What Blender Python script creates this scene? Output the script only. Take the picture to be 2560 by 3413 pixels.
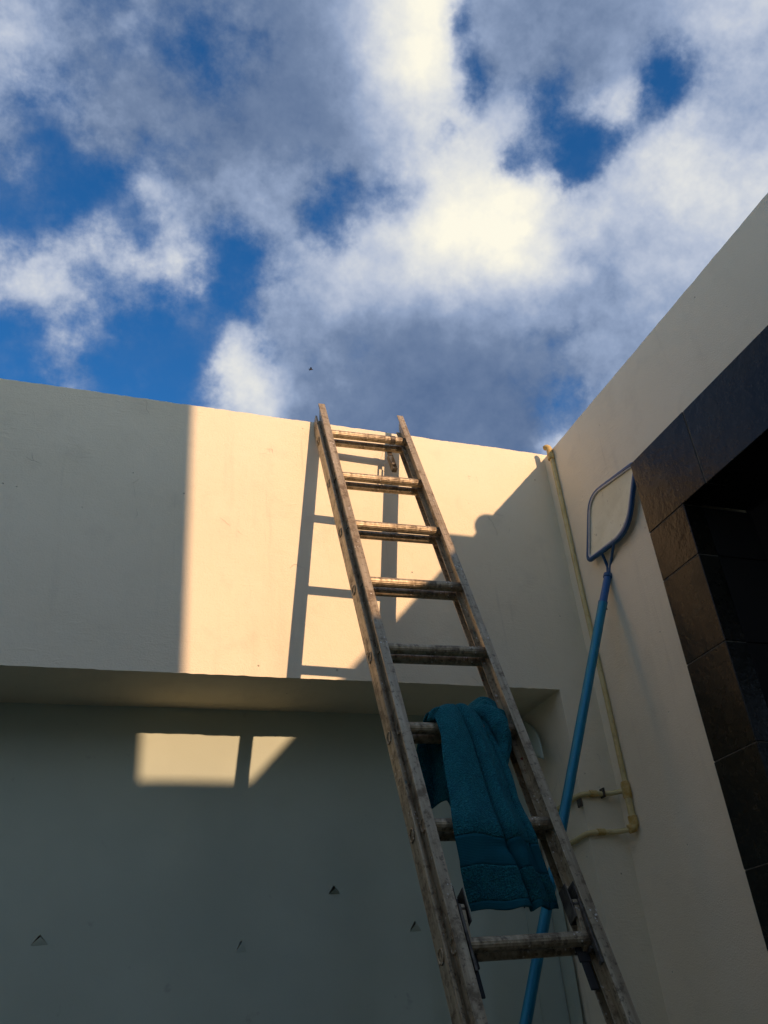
import bpy, bmesh, math, random
import numpy as np
from mathutils import Vector, Matrix, noise as mn

for o in list(bpy.data.objects):
    bpy.data.objects.remove(o)
SC = bpy.context.scene
COL = SC.collection
random.seed(7)
CZ = 1.6                                   # eye height above the courtyard floor

# ------------------------------------------------------------------ camera
cam_d = bpy.data.cameras.new('camera')
cam = bpy.data.objects.new('camera', cam_d)
COL.objects.link(cam)
CR = Vector((0.9386, -0.3332, -0.0894)); CU = Vector((-0.1027, -0.5171, 0.8497)); CF = Vector((0.3294, 0.7884, 0.5196))
cam.matrix_world = Matrix(((CR.x, CU.x, -CF.x, 0), (CR.y, CU.y, -CF.y, 0), (CR.z, CU.z, -CF.z, CZ), (0, 0, 0, 1)))
cam_d.sensor_fit = 'VERTICAL'
cam_d.sensor_height = 36.0
cam_d.lens = 36.0 * 3007.0 / 3413.0
cam_d.clip_start = 0.05
cam_d.clip_end = 2000
SC.camera = cam

# ------------------------------------------------------------------ sun, sky, exposure
SUN = Vector((-0.2780, 1.0, -0.294)).normalized()      # travel direction of the light
sun_d = bpy.data.lights.new('sun', 'SUN')
sun_d.energy = 3.4
sun_d.color = (1.0, 0.635, 0.40)
sun_d.angle = math.radians(0.53)
sun = bpy.data.objects.new('sun', sun_d)
COL.objects.link(sun)
sun.rotation_euler = SUN.to_track_quat('-Z', 'Y').to_euler()
sun.location = (3, -8, 9)

SC.view_settings.view_transform = 'Standard'
SC.view_settings.look = 'None'
SC.view_settings.exposure = 0.42
SC.view_settings.gamma = 1.0
SC.view_settings.use_curve_mapping = False
SC.render.engine = 'CYCLES'
SC.cycles.use_denoising = True
SC.cycles.use_adaptive_sampling = True
SC.cycles.adaptive_threshold = 0.02
SC.cycles.max_bounces = 5
SC.cycles.diffuse_bounces = 4
SC.cycles.glossy_bounces = 3
SC.cycles.transparent_max_bounces = 6

SKY_STRENGTH = 0.10
# cloud field over the sky, as sums of products of curves along two stereographic axes
SKY_P = (-0.34, 0.36); SKY_Q = (0.18, 0.60); SKY_AZ = 0.3957
SKY_CP = [
    [-0.000,-0.000,-0.000,-0.000,-0.000,-0.000,-0.000,-0.003,-0.017,-0.073,-0.178,-0.275,-0.338,-0.381,-0.418,-0.409,-0.339,-0.254,-0.217,-0.274,-0.380,-0.480,-0.507,-0.490,-0.482,-0.446,-0.334,-0.204,-0.118,-0.042,0.026,0.020,-0.020,0.100,0.248,0.330,0.381,0.395,0.397,0.413,0.456,0.516,0.550,0.563,0.581,0.608,0.623,0.592,0.533,0.507,0.559,0.557,0.494,0.424,0.316,0.208,0.179,0.234,0.365,0.421,0.390,0.380,0.423,0.470,0.477,0.461,0.435,0.401,0.357,0.298,0.234,0.170,0.097,0.035,0.008,0.001,0.000,0.000,0.000,0.000,0.000,0.000,0.000,0.000],
    [0.000,0.000,0.000,0.000,0.000,0.000,0.000,0.001,0.008,0.031,0.070,0.097,0.110,0.142,0.238,0.331,0.351,0.342,0.370,0.447,0.506,0.503,0.496,0.536,0.568,0.548,0.524,0.490,0.422,0.200,-0.131,-0.262,-0.236,-0.241,-0.188,-0.077,0.005,0.025,0.024,0.032,0.067,0.137,0.173,0.184,0.200,0.222,0.249,0.262,0.140,0.108,0.157,0.188,0.242,0.264,0.293,0.341,0.331,0.291,0.241,0.192,0.153,0.112,0.111,0.140,0.163,0.180,0.199,0.218,0.229,0.221,0.182,0.115,0.051,0.019,0.006,0.001,0.000,0.000,0.000,0.000,0.000,0.000,0.000,0.000],
    [0.000,0.000,0.000,0.000,0.000,0.000,0.000,0.004,0.029,0.124,0.291,0.427,0.492,0.475,0.339,0.172,0.049,-0.056,-0.140,-0.155,-0.133,-0.111,-0.063,0.006,0.086,0.136,0.232,0.323,0.338,0.386,0.478,0.543,0.577,0.390,0.197,0.146,0.146,0.137,0.115,0.099,0.100,0.113,0.115,0.113,0.123,0.147,0.153,0.095,0.054,0.031,0.098,0.086,-0.036,-0.124,-0.274,-0.459,-0.489,-0.392,-0.125,0.023,-0.011,-0.031,0.018,0.071,0.070,0.048,0.033,0.039,0.074,0.136,0.191,0.195,0.129,0.047,0.010,0.002,0.000,0.000,0.000,0.000,0.000,0.000,0.000,0.000],
    [0.000,0.000,0.000,-0.000,-0.000,-0.000,-0.000,-0.000,-0.001,-0.007,-0.020,-0.037,-0.053,-0.087,-0.156,-0.192,-0.226,-0.250,-0.206,-0.090,0.021,0.056,0.104,0.125,0.004,-0.125,0.040,0.237,0.259,0.019,-0.305,-0.361,-0.254,-0.142,-0.047,-0.028,-0.133,-0.307,-0.417,-0.427,-0.335,-0.172,-0.123,-0.157,-0.157,-0.085,-0.005,-0.008,0.153,0.278,0.200,0.087,-0.098,-0.088,-0.058,-0.299,-0.494,-0.447,-0.183,0.020,0.183,0.282,0.266,0.180,0.148,0.160,0.189,0.216,0.230,0.224,0.194,0.134,0.051,0.002,-0.003,-0.001,-0.000,-0.000,-0.000,-0.000,-0.000,-0.000,-0.000,-0.000],
    [0.000,0.000,0.000,0.000,0.000,0.000,0.000,0.000,0.001,0.006,0.017,0.037,0.057,0.042,-0.074,-0.207,-0.260,-0.270,-0.243,-0.205,-0.224,-0.272,-0.282,-0.155,0.123,0.382,0.430,0.262,0.062,-0.143,-0.284,-0.268,-0.204,-0.189,-0.156,-0.092,-0.009,0.080,0.126,0.138,0.118,0.054,0.028,0.045,0.059,0.051,0.005,-0.082,-0.224,-0.334,-0.150,-0.066,-0.114,-0.260,-0.311,-0.031,0.227,0.230,0.059,-0.114,-0.326,-0.393,-0.248,-0.043,0.051,0.103,0.161,0.207,0.234,0.244,0.242,0.226,0.170,0.074,0.018,0.003,0.000,0.000,0.000,0.000,0.000,0.000,0.000,0.000],
    [0.000,0.000,0.000,0.000,0.000,0.000,0.000,0.002,0.013,0.056,0.121,0.145,0.124,0.119,0.210,0.296,0.298,0.237,0.100,-0.078,-0.233,-0.353,-0.309,-0.168,-0.112,-0.163,-0.148,-0.046,0.009,0.018,0.042,0.045,0.033,0.037,0.016,-0.030,-0.137,-0.294,-0.380,-0.394,-0.336,-0.175,-0.087,-0.078,-0.060,-0.014,0.059,0.114,0.000,-0.111,-0.023,0.040,0.084,0.070,0.091,0.166,0.188,0.280,0.282,0.131,-0.020,-0.104,-0.063,0.048,0.098,0.103,0.093,0.083,0.092,0.125,0.157,0.136,0.075,0.028,0.007,0.001,0.000,0.000,0.000,0.000,0.000,0.000,0.000,0.000],
    [0.000,0.000,0.000,0.000,-0.000,-0.000,-0.000,-0.000,-0.002,-0.007,-0.016,-0.024,-0.030,-0.017,0.039,0.072,0.046,0.006,0.010,0.037,0.009,-0.084,-0.122,-0.037,0.075,0.113,0.114,0.084,0.022,-0.151,-0.348,-0.253,0.001,0.174,0.275,0.265,0.106,-0.067,-0.135,-0.131,-0.076,0.026,0.083,0.091,0.089,0.092,0.110,0.163,0.256,0.136,0.150,0.228,0.272,0.165,-0.044,-0.079,-0.081,-0.136,-0.086,-0.106,-0.232,-0.281,-0.246,-0.172,-0.166,-0.185,-0.183,-0.161,-0.133,-0.112,-0.097,-0.074,-0.038,-0.012,-0.004,-0.001,-0.000,-0.000,-0.000,-0.000,-0.000,-0.000,-0.000,-0.000],
    [0.000,0.000,0.000,0.000,0.000,0.000,0.000,0.004,0.023,0.089,0.157,0.136,0.067,-0.000,-0.039,-0.006,-0.013,-0.060,-0.117,-0.171,-0.158,-0.131,-0.113,-0.120,-0.164,-0.057,0.100,0.265,0.360,0.314,0.030,-0.111,-0.077,-0.173,-0.171,-0.102,-0.060,-0.019,0.006,0.027,0.046,0.022,0.015,0.033,0.033,0.011,-0.046,-0.114,0.004,0.180,0.092,0.030,0.012,0.051,0.161,0.220,0.177,0.058,-0.160,-0.118,0.076,0.142,0.077,-0.057,-0.116,-0.138,-0.166,-0.180,-0.163,-0.126,-0.105,-0.092,-0.056,-0.020,-0.004,-0.001,-0.000,-0.000,-0.000,-0.000,-0.000,-0.000,-0.000,-0.000],
    [-0.000,-0.000,-0.000,-0.000,-0.000,-0.000,-0.000,-0.001,-0.003,-0.010,-0.001,0.029,0.039,0.022,-0.022,-0.050,-0.036,0.006,0.077,0.159,0.163,0.045,-0.099,-0.144,-0.096,-0.014,0.088,0.163,0.091,-0.093,-0.125,-0.003,0.154,0.211,0.203,0.175,0.078,-0.009,-0.018,-0.011,-0.013,0.001,-0.007,-0.040,-0.071,-0.103,-0.177,-0.308,-0.104,0.057,-0.001,0.005,0.103,0.029,-0.173,0.012,0.146,0.180,0.040,-0.099,-0.048,0.148,0.227,0.141,0.092,0.074,0.048,0.029,0.017,-0.007,-0.038,-0.056,-0.041,-0.019,-0.007,-0.002,-0.000,-0.000,-0.000,-0.000,-0.000,-0.000,-0.000,-0.000],
    [-0.000,-0.000,-0.000,-0.000,-0.000,-0.000,-0.000,-0.002,-0.011,-0.035,-0.015,0.095,0.206,0.241,0.154,0.012,-0.085,-0.147,-0.137,-0.025,0.077,0.129,0.060,-0.044,-0.038,-0.031,-0.036,-0.092,-0.216,-0.298,-0.101,0.045,0.088,0.043,-0.121,-0.205,-0.142,-0.031,0.025,0.016,-0.034,-0.056,-0.023,0.021,0.059,0.087,0.081,-0.007,-0.020,0.164,0.154,0.071,0.052,0.046,0.018,0.117,0.116,0.019,-0.091,-0.144,-0.039,0.095,0.098,-0.041,-0.098,-0.083,-0.051,-0.013,0.026,0.059,0.090,0.101,0.066,0.022,0.005,0.001,0.000,0.000,0.000,0.000,0.000,0.000,0.000,0.000],
    [0.000,0.000,0.000,0.000,0.000,0.000,0.000,0.003,0.016,0.062,0.100,0.069,0.005,-0.056,-0.127,-0.178,-0.140,-0.070,-0.084,-0.150,-0.102,0.021,0.199,0.256,0.152,0.057,-0.025,-0.114,-0.046,0.134,0.146,0.106,0.063,0.063,0.105,0.106,0.050,-0.027,-0.069,-0.091,-0.097,-0.065,-0.044,-0.044,-0.034,-0.016,-0.015,-0.029,0.177,0.163,0.039,0.020,0.010,-0.024,-0.043,0.115,0.193,0.164,0.036,-0.119,-0.150,-0.066,-0.030,-0.029,-0.000,0.042,0.065,0.049,0.018,0.002,-0.008,-0.026,-0.033,-0.021,-0.008,-0.002,-0.000,-0.000,-0.000,-0.000,-0.000,-0.000,-0.000,-0.000],
    [0.000,0.000,0.000,0.000,0.000,0.000,0.000,0.002,0.012,0.046,0.063,0.007,-0.065,-0.098,-0.079,-0.006,0.079,0.111,0.061,-0.024,-0.058,-0.097,-0.080,-0.008,0.071,0.227,0.155,-0.124,-0.184,-0.005,0.138,0.100,-0.125,-0.147,-0.070,-0.065,-0.063,-0.061,-0.051,-0.040,-0.022,-0.002,0.018,0.048,0.062,0.043,0.002,-0.063,-0.080,0.056,0.073,0.054,0.180,0.111,-0.242,-0.212,-0.021,0.020,-0.010,-0.033,-0.001,0.139,0.176,0.038,-0.046,-0.059,-0.050,-0.043,-0.043,-0.025,-0.001,-0.003,-0.002,0.002,0.001,0.000,0.000,0.000,0.000,0.000,0.000,0.000,0.000,0.000],
    [-0.000,-0.000,-0.000,-0.000,-0.000,-0.000,-0.000,-0.002,-0.009,-0.030,-0.040,-0.025,-0.018,-0.043,-0.053,0.039,0.118,0.146,0.111,0.044,-0.044,-0.100,-0.087,-0.006,0.003,0.032,0.114,0.071,-0.073,-0.178,0.087,0.142,-0.074,-0.009,0.057,0.045,0.024,-0.008,-0.018,-0.018,0.001,0.025,0.038,0.041,0.040,0.038,-0.017,-0.103,0.102,0.140,-0.006,-0.036,-0.171,-0.147,0.122,0.146,0.025,-0.112,-0.278,-0.154,0.027,0.008,-0.053,-0.035,0.007,0.045,0.081,0.095,0.074,0.043,0.023,-0.004,-0.018,-0.012,-0.004,-0.001,-0.000,-0.000,-0.000,-0.000,-0.000,-0.000,-0.000,-0.000],
    [0.000,0.000,0.000,0.000,0.000,0.000,0.000,0.000,0.001,0.006,0.021,0.038,0.046,0.041,0.010,-0.013,0.006,0.011,0.026,0.064,0.059,-0.002,-0.064,-0.074,-0.034,0.028,0.005,0.038,0.002,-0.067,-0.025,0.005,0.001,-0.054,-0.075,-0.050,-0.026,-0.004,-0.003,0.011,0.046,0.018,-0.023,-0.026,-0.026,-0.029,0.008,0.176,0.331,0.129,-0.024,-0.104,-0.168,-0.171,-0.162,-0.111,0.069,0.096,0.106,0.087,-0.010,0.017,0.054,0.030,0.001,-0.020,-0.037,-0.037,-0.025,-0.029,-0.058,-0.085,-0.067,-0.030,-0.009,-0.002,-0.000,-0.000,-0.000,-0.000,-0.000,-0.000,-0.000,-0.000],
    [0.000,0.000,0.000,0.000,0.000,0.000,0.000,0.000,0.002,0.000,-0.028,-0.053,-0.014,0.041,0.020,-0.023,-0.005,0.011,0.055,0.077,0.037,0.064,0.016,-0.084,-0.088,-0.116,-0.027,0.054,0.037,0.044,0.107,0.052,-0.069,-0.110,-0.089,-0.052,-0.006,0.031,0.053,0.047,-0.016,-0.085,-0.071,-0.023,0.010,0.015,-0.027,-0.111,0.142,0.080,-0.057,0.047,0.145,0.106,-0.044,-0.043,-0.081,0.016,0.012,-0.097,-0.116,-0.138,-0.091,-0.005,0.040,0.040,0.036,0.038,0.034,0.024,0.017,0.023,0.024,0.012,0.003,0.001,0.000,0.000,0.000,0.000,0.000,0.000,0.000,0.000],
    [-0.000,-0.000,-0.000,-0.000,-0.000,-0.000,-0.000,-0.002,-0.011,-0.038,-0.042,-0.008,-0.003,-0.014,0.030,0.086,0.056,0.008,-0.049,-0.089,-0.081,-0.046,0.010,0.055,0.043,0.050,0.014,-0.063,-0.019,0.020,-0.091,-0.077,0.083,0.075,-0.023,-0.053,-0.044,-0.008,0.046,0.061,0.029,0.008,0.009,0.001,-0.010,-0.029,-0.084,-0.124,0.156,0.050,-0.146,-0.055,0.060,0.086,-0.008,-0.012,-0.012,0.013,-0.054,0.051,0.097,0.014,-0.012,0.027,0.030,0.004,-0.006,-0.001,0.019,0.035,0.031,0.015,0.005,0.006,0.003,0.001,0.000,0.000,0.000,0.000,0.000,0.000,0.000,0.000],
    [0.000,0.000,0.000,0.000,0.000,0.000,0.000,0.001,0.008,0.024,0.013,-0.008,0.020,0.060,0.059,0.010,-0.020,-0.024,0.000,-0.020,-0.063,-0.034,0.011,0.021,0.015,-0.008,0.021,0.067,-0.036,-0.083,0.042,0.016,-0.127,-0.052,0.072,0.082,0.089,0.072,0.041,0.017,0.005,0.010,-0.014,-0.069,-0.102,-0.097,-0.044,0.016,0.020,0.040,0.004,-0.059,-0.012,0.114,0.036,-0.001,0.006,-0.011,0.054,0.056,0.022,0.022,0.051,-0.037,-0.070,-0.046,-0.016,-0.004,-0.007,0.005,0.042,0.067,0.048,0.019,0.005,0.001,0.000,0.000,0.000,0.000,0.000,0.000,0.000,0.000],
    [0.000,0.000,0.000,0.000,0.000,0.000,0.000,0.001,0.004,0.020,0.051,0.064,0.067,0.065,0.070,0.046,0.008,-0.006,-0.017,-0.016,0.038,0.023,-0.005,-0.000,-0.015,-0.037,-0.026,-0.062,-0.122,0.094,0.019,-0.124,-0.163,-0.032,0.105,0.059,-0.002,-0.013,0.023,0.034,0.010,0.012,0.034,0.033,0.029,0.023,-0.019,-0.061,0.018,-0.009,-0.019,0.034,0.006,-0.115,-0.028,0.031,-0.039,0.009,-0.003,-0.020,0.006,0.025,-0.011,0.037,0.049,0.025,-0.003,-0.017,-0.014,0.001,0.001,-0.016,-0.022,-0.012,-0.004,-0.001,-0.000,-0.000,-0.000,-0.000,-0.000,-0.000,-0.000,-0.000],
]
SKY_CQ = [
    [-0.000,-0.002,-0.006,-0.013,-0.015,0.005,0.059,0.149,0.244,0.310,0.346,0.365,0.375,0.373,0.390,0.420,0.416,0.402,0.390,0.394,0.434,0.490,0.495,0.489,0.491,0.438,0.353,0.308,0.309,0.358,0.445,0.538,0.597,0.626,0.646,0.667,0.686,0.696,0.692,0.673,0.644,0.614,0.577,0.529,0.469,0.399,0.333,0.286,0.260,0.246,0.241,0.228,0.201,0.165,0.121,0.076,0.039,0.016,0.005,0.002,0.000,0.000,0.000,0.000],
    [0.002,0.007,0.023,0.059,0.107,0.159,0.225,0.320,0.423,0.498,0.537,0.546,0.527,0.475,0.408,0.338,0.251,0.169,0.091,-0.003,-0.105,-0.202,-0.311,-0.383,-0.356,-0.226,0.011,0.272,0.461,0.534,0.485,0.360,0.233,0.125,0.014,-0.103,-0.220,-0.331,-0.410,-0.436,-0.444,-0.433,-0.367,-0.265,-0.169,-0.092,-0.018,0.034,0.056,0.077,0.123,0.145,0.140,0.119,0.086,0.054,0.027,0.011,0.004,0.001,0.000,0.000,0.000,0.000],
    [0.001,0.003,0.008,0.020,0.041,0.074,0.107,0.125,0.123,0.110,0.095,0.083,0.077,0.073,0.085,0.117,0.158,0.191,0.204,0.221,0.247,0.272,0.327,0.416,0.447,0.417,0.342,0.184,-0.028,-0.159,-0.254,-0.342,-0.408,-0.459,-0.491,-0.502,-0.487,-0.405,-0.318,-0.256,-0.128,0.026,0.120,0.166,0.215,0.291,0.360,0.381,0.346,0.276,0.155,0.075,0.044,0.033,0.035,0.025,0.013,0.005,0.002,0.001,0.000,0.000,0.000,0.000],
    [-0.000,-0.001,-0.003,-0.009,-0.027,-0.063,-0.110,-0.149,-0.155,-0.133,-0.104,-0.080,-0.072,-0.096,-0.114,-0.127,-0.183,-0.243,-0.288,-0.257,-0.131,0.031,0.205,0.393,0.504,0.570,0.582,0.506,0.382,0.305,0.247,0.203,0.187,0.155,0.096,0.038,-0.013,-0.081,-0.115,-0.101,-0.123,-0.181,-0.240,-0.287,-0.268,-0.191,-0.117,-0.074,-0.062,-0.077,-0.158,-0.199,-0.169,-0.109,-0.047,-0.016,-0.004,-0.001,-0.000,0.000,0.000,0.000,0.000,0.000],
    [0.000,0.000,-0.001,-0.005,-0.014,-0.025,-0.038,-0.057,-0.076,-0.081,-0.067,-0.041,0.003,0.083,0.144,0.189,0.288,0.375,0.443,0.483,0.459,0.404,0.355,0.269,0.157,0.008,-0.200,-0.359,-0.264,-0.083,0.025,0.091,0.120,0.098,0.048,0.003,-0.024,-0.066,-0.096,-0.108,-0.158,-0.213,-0.234,-0.259,-0.305,-0.344,-0.342,-0.311,-0.272,-0.228,-0.168,-0.114,-0.093,-0.084,-0.070,-0.047,-0.025,-0.010,-0.004,-0.001,-0.000,-0.000,-0.000,-0.000],
    [-0.002,-0.009,-0.029,-0.072,-0.131,-0.183,-0.207,-0.189,-0.148,-0.113,-0.090,-0.073,-0.050,-0.006,0.052,0.111,0.165,0.200,0.212,0.173,0.084,-0.010,-0.130,-0.215,-0.174,-0.060,0.099,0.315,0.461,0.412,0.188,-0.098,-0.257,-0.288,-0.258,-0.180,-0.069,0.035,0.088,0.086,0.083,0.131,0.223,0.268,0.184,0.014,-0.150,-0.249,-0.284,-0.264,-0.176,-0.105,-0.072,-0.047,-0.030,-0.013,-0.004,-0.001,-0.000,-0.000,-0.000,-0.000,-0.000,-0.000],
    [0.000,0.000,0.000,-0.002,-0.011,-0.033,-0.073,-0.120,-0.156,-0.186,-0.211,-0.227,-0.250,-0.301,-0.278,-0.145,-0.022,0.104,0.201,0.212,0.160,0.102,0.005,-0.080,-0.110,-0.119,-0.046,0.070,0.133,0.205,0.190,0.107,0.070,0.073,0.075,0.057,0.005,-0.052,-0.073,-0.108,-0.142,-0.135,-0.096,-0.053,-0.014,0.031,0.084,0.145,0.211,0.268,0.275,0.271,0.266,0.246,0.205,0.139,0.073,0.030,0.010,0.003,0.001,0.000,0.000,0.000],
    [-0.001,-0.003,-0.011,-0.029,-0.056,-0.088,-0.119,-0.129,-0.108,-0.077,-0.051,-0.026,0.002,0.029,0.077,0.110,0.059,-0.022,-0.129,-0.232,-0.240,-0.072,0.164,0.219,0.118,-0.059,-0.246,-0.266,-0.092,0.093,0.217,0.279,0.239,0.090,-0.099,-0.206,-0.209,-0.200,-0.172,-0.069,0.021,0.109,0.214,0.236,0.149,0.028,-0.033,-0.054,-0.080,-0.067,0.034,0.096,0.113,0.103,0.064,0.037,0.018,0.007,0.002,0.001,0.000,0.000,0.000,0.000],
    [0.001,0.002,0.007,0.023,0.059,0.117,0.177,0.193,0.133,0.047,-0.024,-0.076,-0.098,-0.069,-0.048,-0.082,-0.117,-0.143,-0.137,-0.047,0.102,0.258,0.315,0.096,-0.143,-0.197,-0.106,-0.008,0.129,0.150,0.069,0.004,-0.029,-0.022,0.022,0.060,0.046,0.041,0.012,-0.134,-0.190,-0.098,0.037,0.156,0.184,0.116,0.035,-0.016,-0.052,-0.082,-0.063,-0.044,-0.080,-0.120,-0.129,-0.098,-0.056,-0.024,-0.008,-0.003,-0.001,-0.000,-0.000,-0.000],
    [-0.001,-0.004,-0.013,-0.033,-0.075,-0.135,-0.181,-0.169,-0.098,-0.015,0.059,0.119,0.155,0.144,0.122,0.078,-0.038,-0.129,-0.157,-0.100,0.015,0.143,0.167,0.056,-0.026,-0.047,-0.014,0.045,0.077,-0.042,-0.199,-0.231,-0.160,-0.040,0.092,0.147,0.109,0.059,0.008,-0.097,-0.138,-0.092,-0.028,0.028,0.031,-0.025,-0.100,-0.119,-0.071,-0.007,0.097,0.160,0.184,0.182,0.146,0.101,0.055,0.023,0.008,0.002,0.001,0.000,0.000,0.000],
    [0.002,0.006,0.021,0.047,0.070,0.084,0.099,0.118,0.128,0.122,0.105,0.087,0.034,-0.115,-0.198,-0.144,-0.118,-0.062,0.012,0.024,0.021,0.123,0.101,-0.023,-0.039,0.020,0.034,0.010,0.089,0.035,-0.060,-0.045,0.010,0.021,-0.009,-0.083,-0.146,-0.100,-0.022,0.064,0.211,0.264,0.119,-0.061,-0.161,-0.187,-0.151,-0.123,-0.120,-0.100,0.042,0.147,0.152,0.120,0.074,0.049,0.028,0.012,0.004,0.001,0.000,0.000,0.000,0.000],
    [-0.000,-0.001,-0.004,-0.015,-0.038,-0.069,-0.096,-0.094,-0.055,-0.008,0.027,0.045,0.057,0.077,0.073,0.023,-0.045,-0.113,-0.151,-0.057,0.120,0.199,0.135,-0.035,-0.131,-0.128,-0.046,-0.049,-0.062,0.112,0.181,0.057,-0.067,-0.116,-0.132,-0.123,-0.045,0.029,0.082,0.189,0.183,0.039,-0.100,-0.173,-0.155,-0.048,0.073,0.148,0.171,0.106,-0.044,-0.085,-0.068,-0.029,0.025,0.033,0.020,0.009,0.003,0.001,0.000,0.000,0.000,0.000],
    [0.000,-0.000,-0.002,-0.004,0.004,0.031,0.065,0.077,0.072,0.067,0.058,0.039,-0.003,-0.089,-0.088,0.001,0.019,0.046,0.060,-0.017,-0.161,-0.181,0.035,0.217,0.142,0.003,-0.097,-0.110,-0.010,0.128,0.140,-0.030,-0.178,-0.190,-0.120,-0.022,0.100,0.190,0.176,0.090,-0.034,-0.130,-0.107,-0.032,-0.021,-0.052,-0.059,-0.033,-0.011,0.004,0.052,0.055,0.068,0.068,0.034,0.017,0.008,0.004,0.001,0.000,0.000,0.000,0.000,0.000],
    [-0.001,-0.003,-0.008,-0.018,-0.032,-0.054,-0.081,-0.077,-0.003,0.090,0.145,0.163,0.091,-0.163,-0.218,-0.010,-0.016,-0.070,-0.037,0.018,0.087,0.159,-0.134,-0.159,0.082,0.147,0.047,-0.175,-0.100,0.028,0.070,0.059,0.015,-0.020,-0.029,-0.006,0.028,0.025,-0.002,-0.035,-0.083,-0.083,-0.002,0.083,0.105,0.067,0.012,-0.019,-0.024,-0.043,-0.069,-0.036,-0.028,-0.015,0.025,0.044,0.034,0.017,0.007,0.002,0.001,0.000,0.000,0.000],
    [-0.001,-0.004,-0.010,-0.016,-0.013,-0.006,-0.014,-0.030,-0.020,0.020,0.056,0.075,0.039,-0.099,-0.122,0.015,0.059,0.072,0.072,-0.029,-0.109,0.013,0.127,0.055,-0.086,-0.141,0.024,0.180,0.004,-0.162,-0.094,0.081,0.108,0.023,-0.070,-0.074,0.017,0.038,-0.001,0.056,0.022,-0.079,-0.076,-0.021,0.042,0.074,0.046,0.001,-0.032,-0.049,-0.093,-0.069,-0.014,0.036,0.076,0.065,0.036,0.015,0.005,0.002,0.000,0.000,0.000,0.000],
    [0.000,0.001,-0.002,-0.013,-0.037,-0.054,-0.050,-0.043,-0.036,-0.005,0.045,0.093,0.074,-0.086,-0.115,0.029,0.052,0.063,0.075,-0.040,-0.108,-0.011,0.077,0.014,-0.016,-0.030,-0.076,0.000,0.035,0.044,0.002,-0.076,-0.066,0.022,0.102,0.092,-0.025,-0.062,-0.011,-0.058,-0.025,0.078,0.069,-0.004,-0.064,-0.057,0.004,0.053,0.080,0.073,0.014,-0.037,-0.071,-0.091,-0.089,-0.072,-0.043,-0.019,-0.007,-0.002,-0.001,-0.000,-0.000,-0.000],
    [0.002,0.005,0.010,0.018,0.030,0.043,0.035,-0.007,-0.041,-0.039,-0.018,0.008,0.017,-0.023,-0.008,0.059,0.040,0.028,-0.007,-0.080,-0.033,0.082,0.022,-0.085,-0.012,0.071,-0.006,0.008,0.029,-0.004,-0.053,-0.000,0.038,0.016,-0.043,-0.070,0.012,0.014,-0.015,0.110,0.054,-0.106,-0.056,0.043,0.040,-0.024,-0.079,-0.062,0.010,0.082,0.118,0.082,0.017,-0.053,-0.099,-0.092,-0.055,-0.023,-0.008,-0.002,-0.001,-0.000,-0.000,-0.000],
    [-0.001,-0.004,-0.012,-0.027,-0.038,-0.033,-0.014,-0.002,0.000,0.009,0.023,0.030,0.022,0.005,-0.019,-0.045,-0.051,-0.040,0.011,0.077,0.035,-0.051,-0.029,0.083,0.027,-0.033,-0.059,-0.037,0.064,0.045,-0.017,-0.046,-0.019,0.022,0.021,0.036,0.075,-0.099,-0.185,0.103,0.137,-0.052,-0.079,-0.010,0.050,0.077,0.039,-0.020,-0.027,-0.011,-0.002,-0.003,-0.006,-0.015,-0.020,-0.021,-0.013,-0.006,-0.002,-0.001,-0.000,-0.000,-0.000,-0.000],
]
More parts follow.
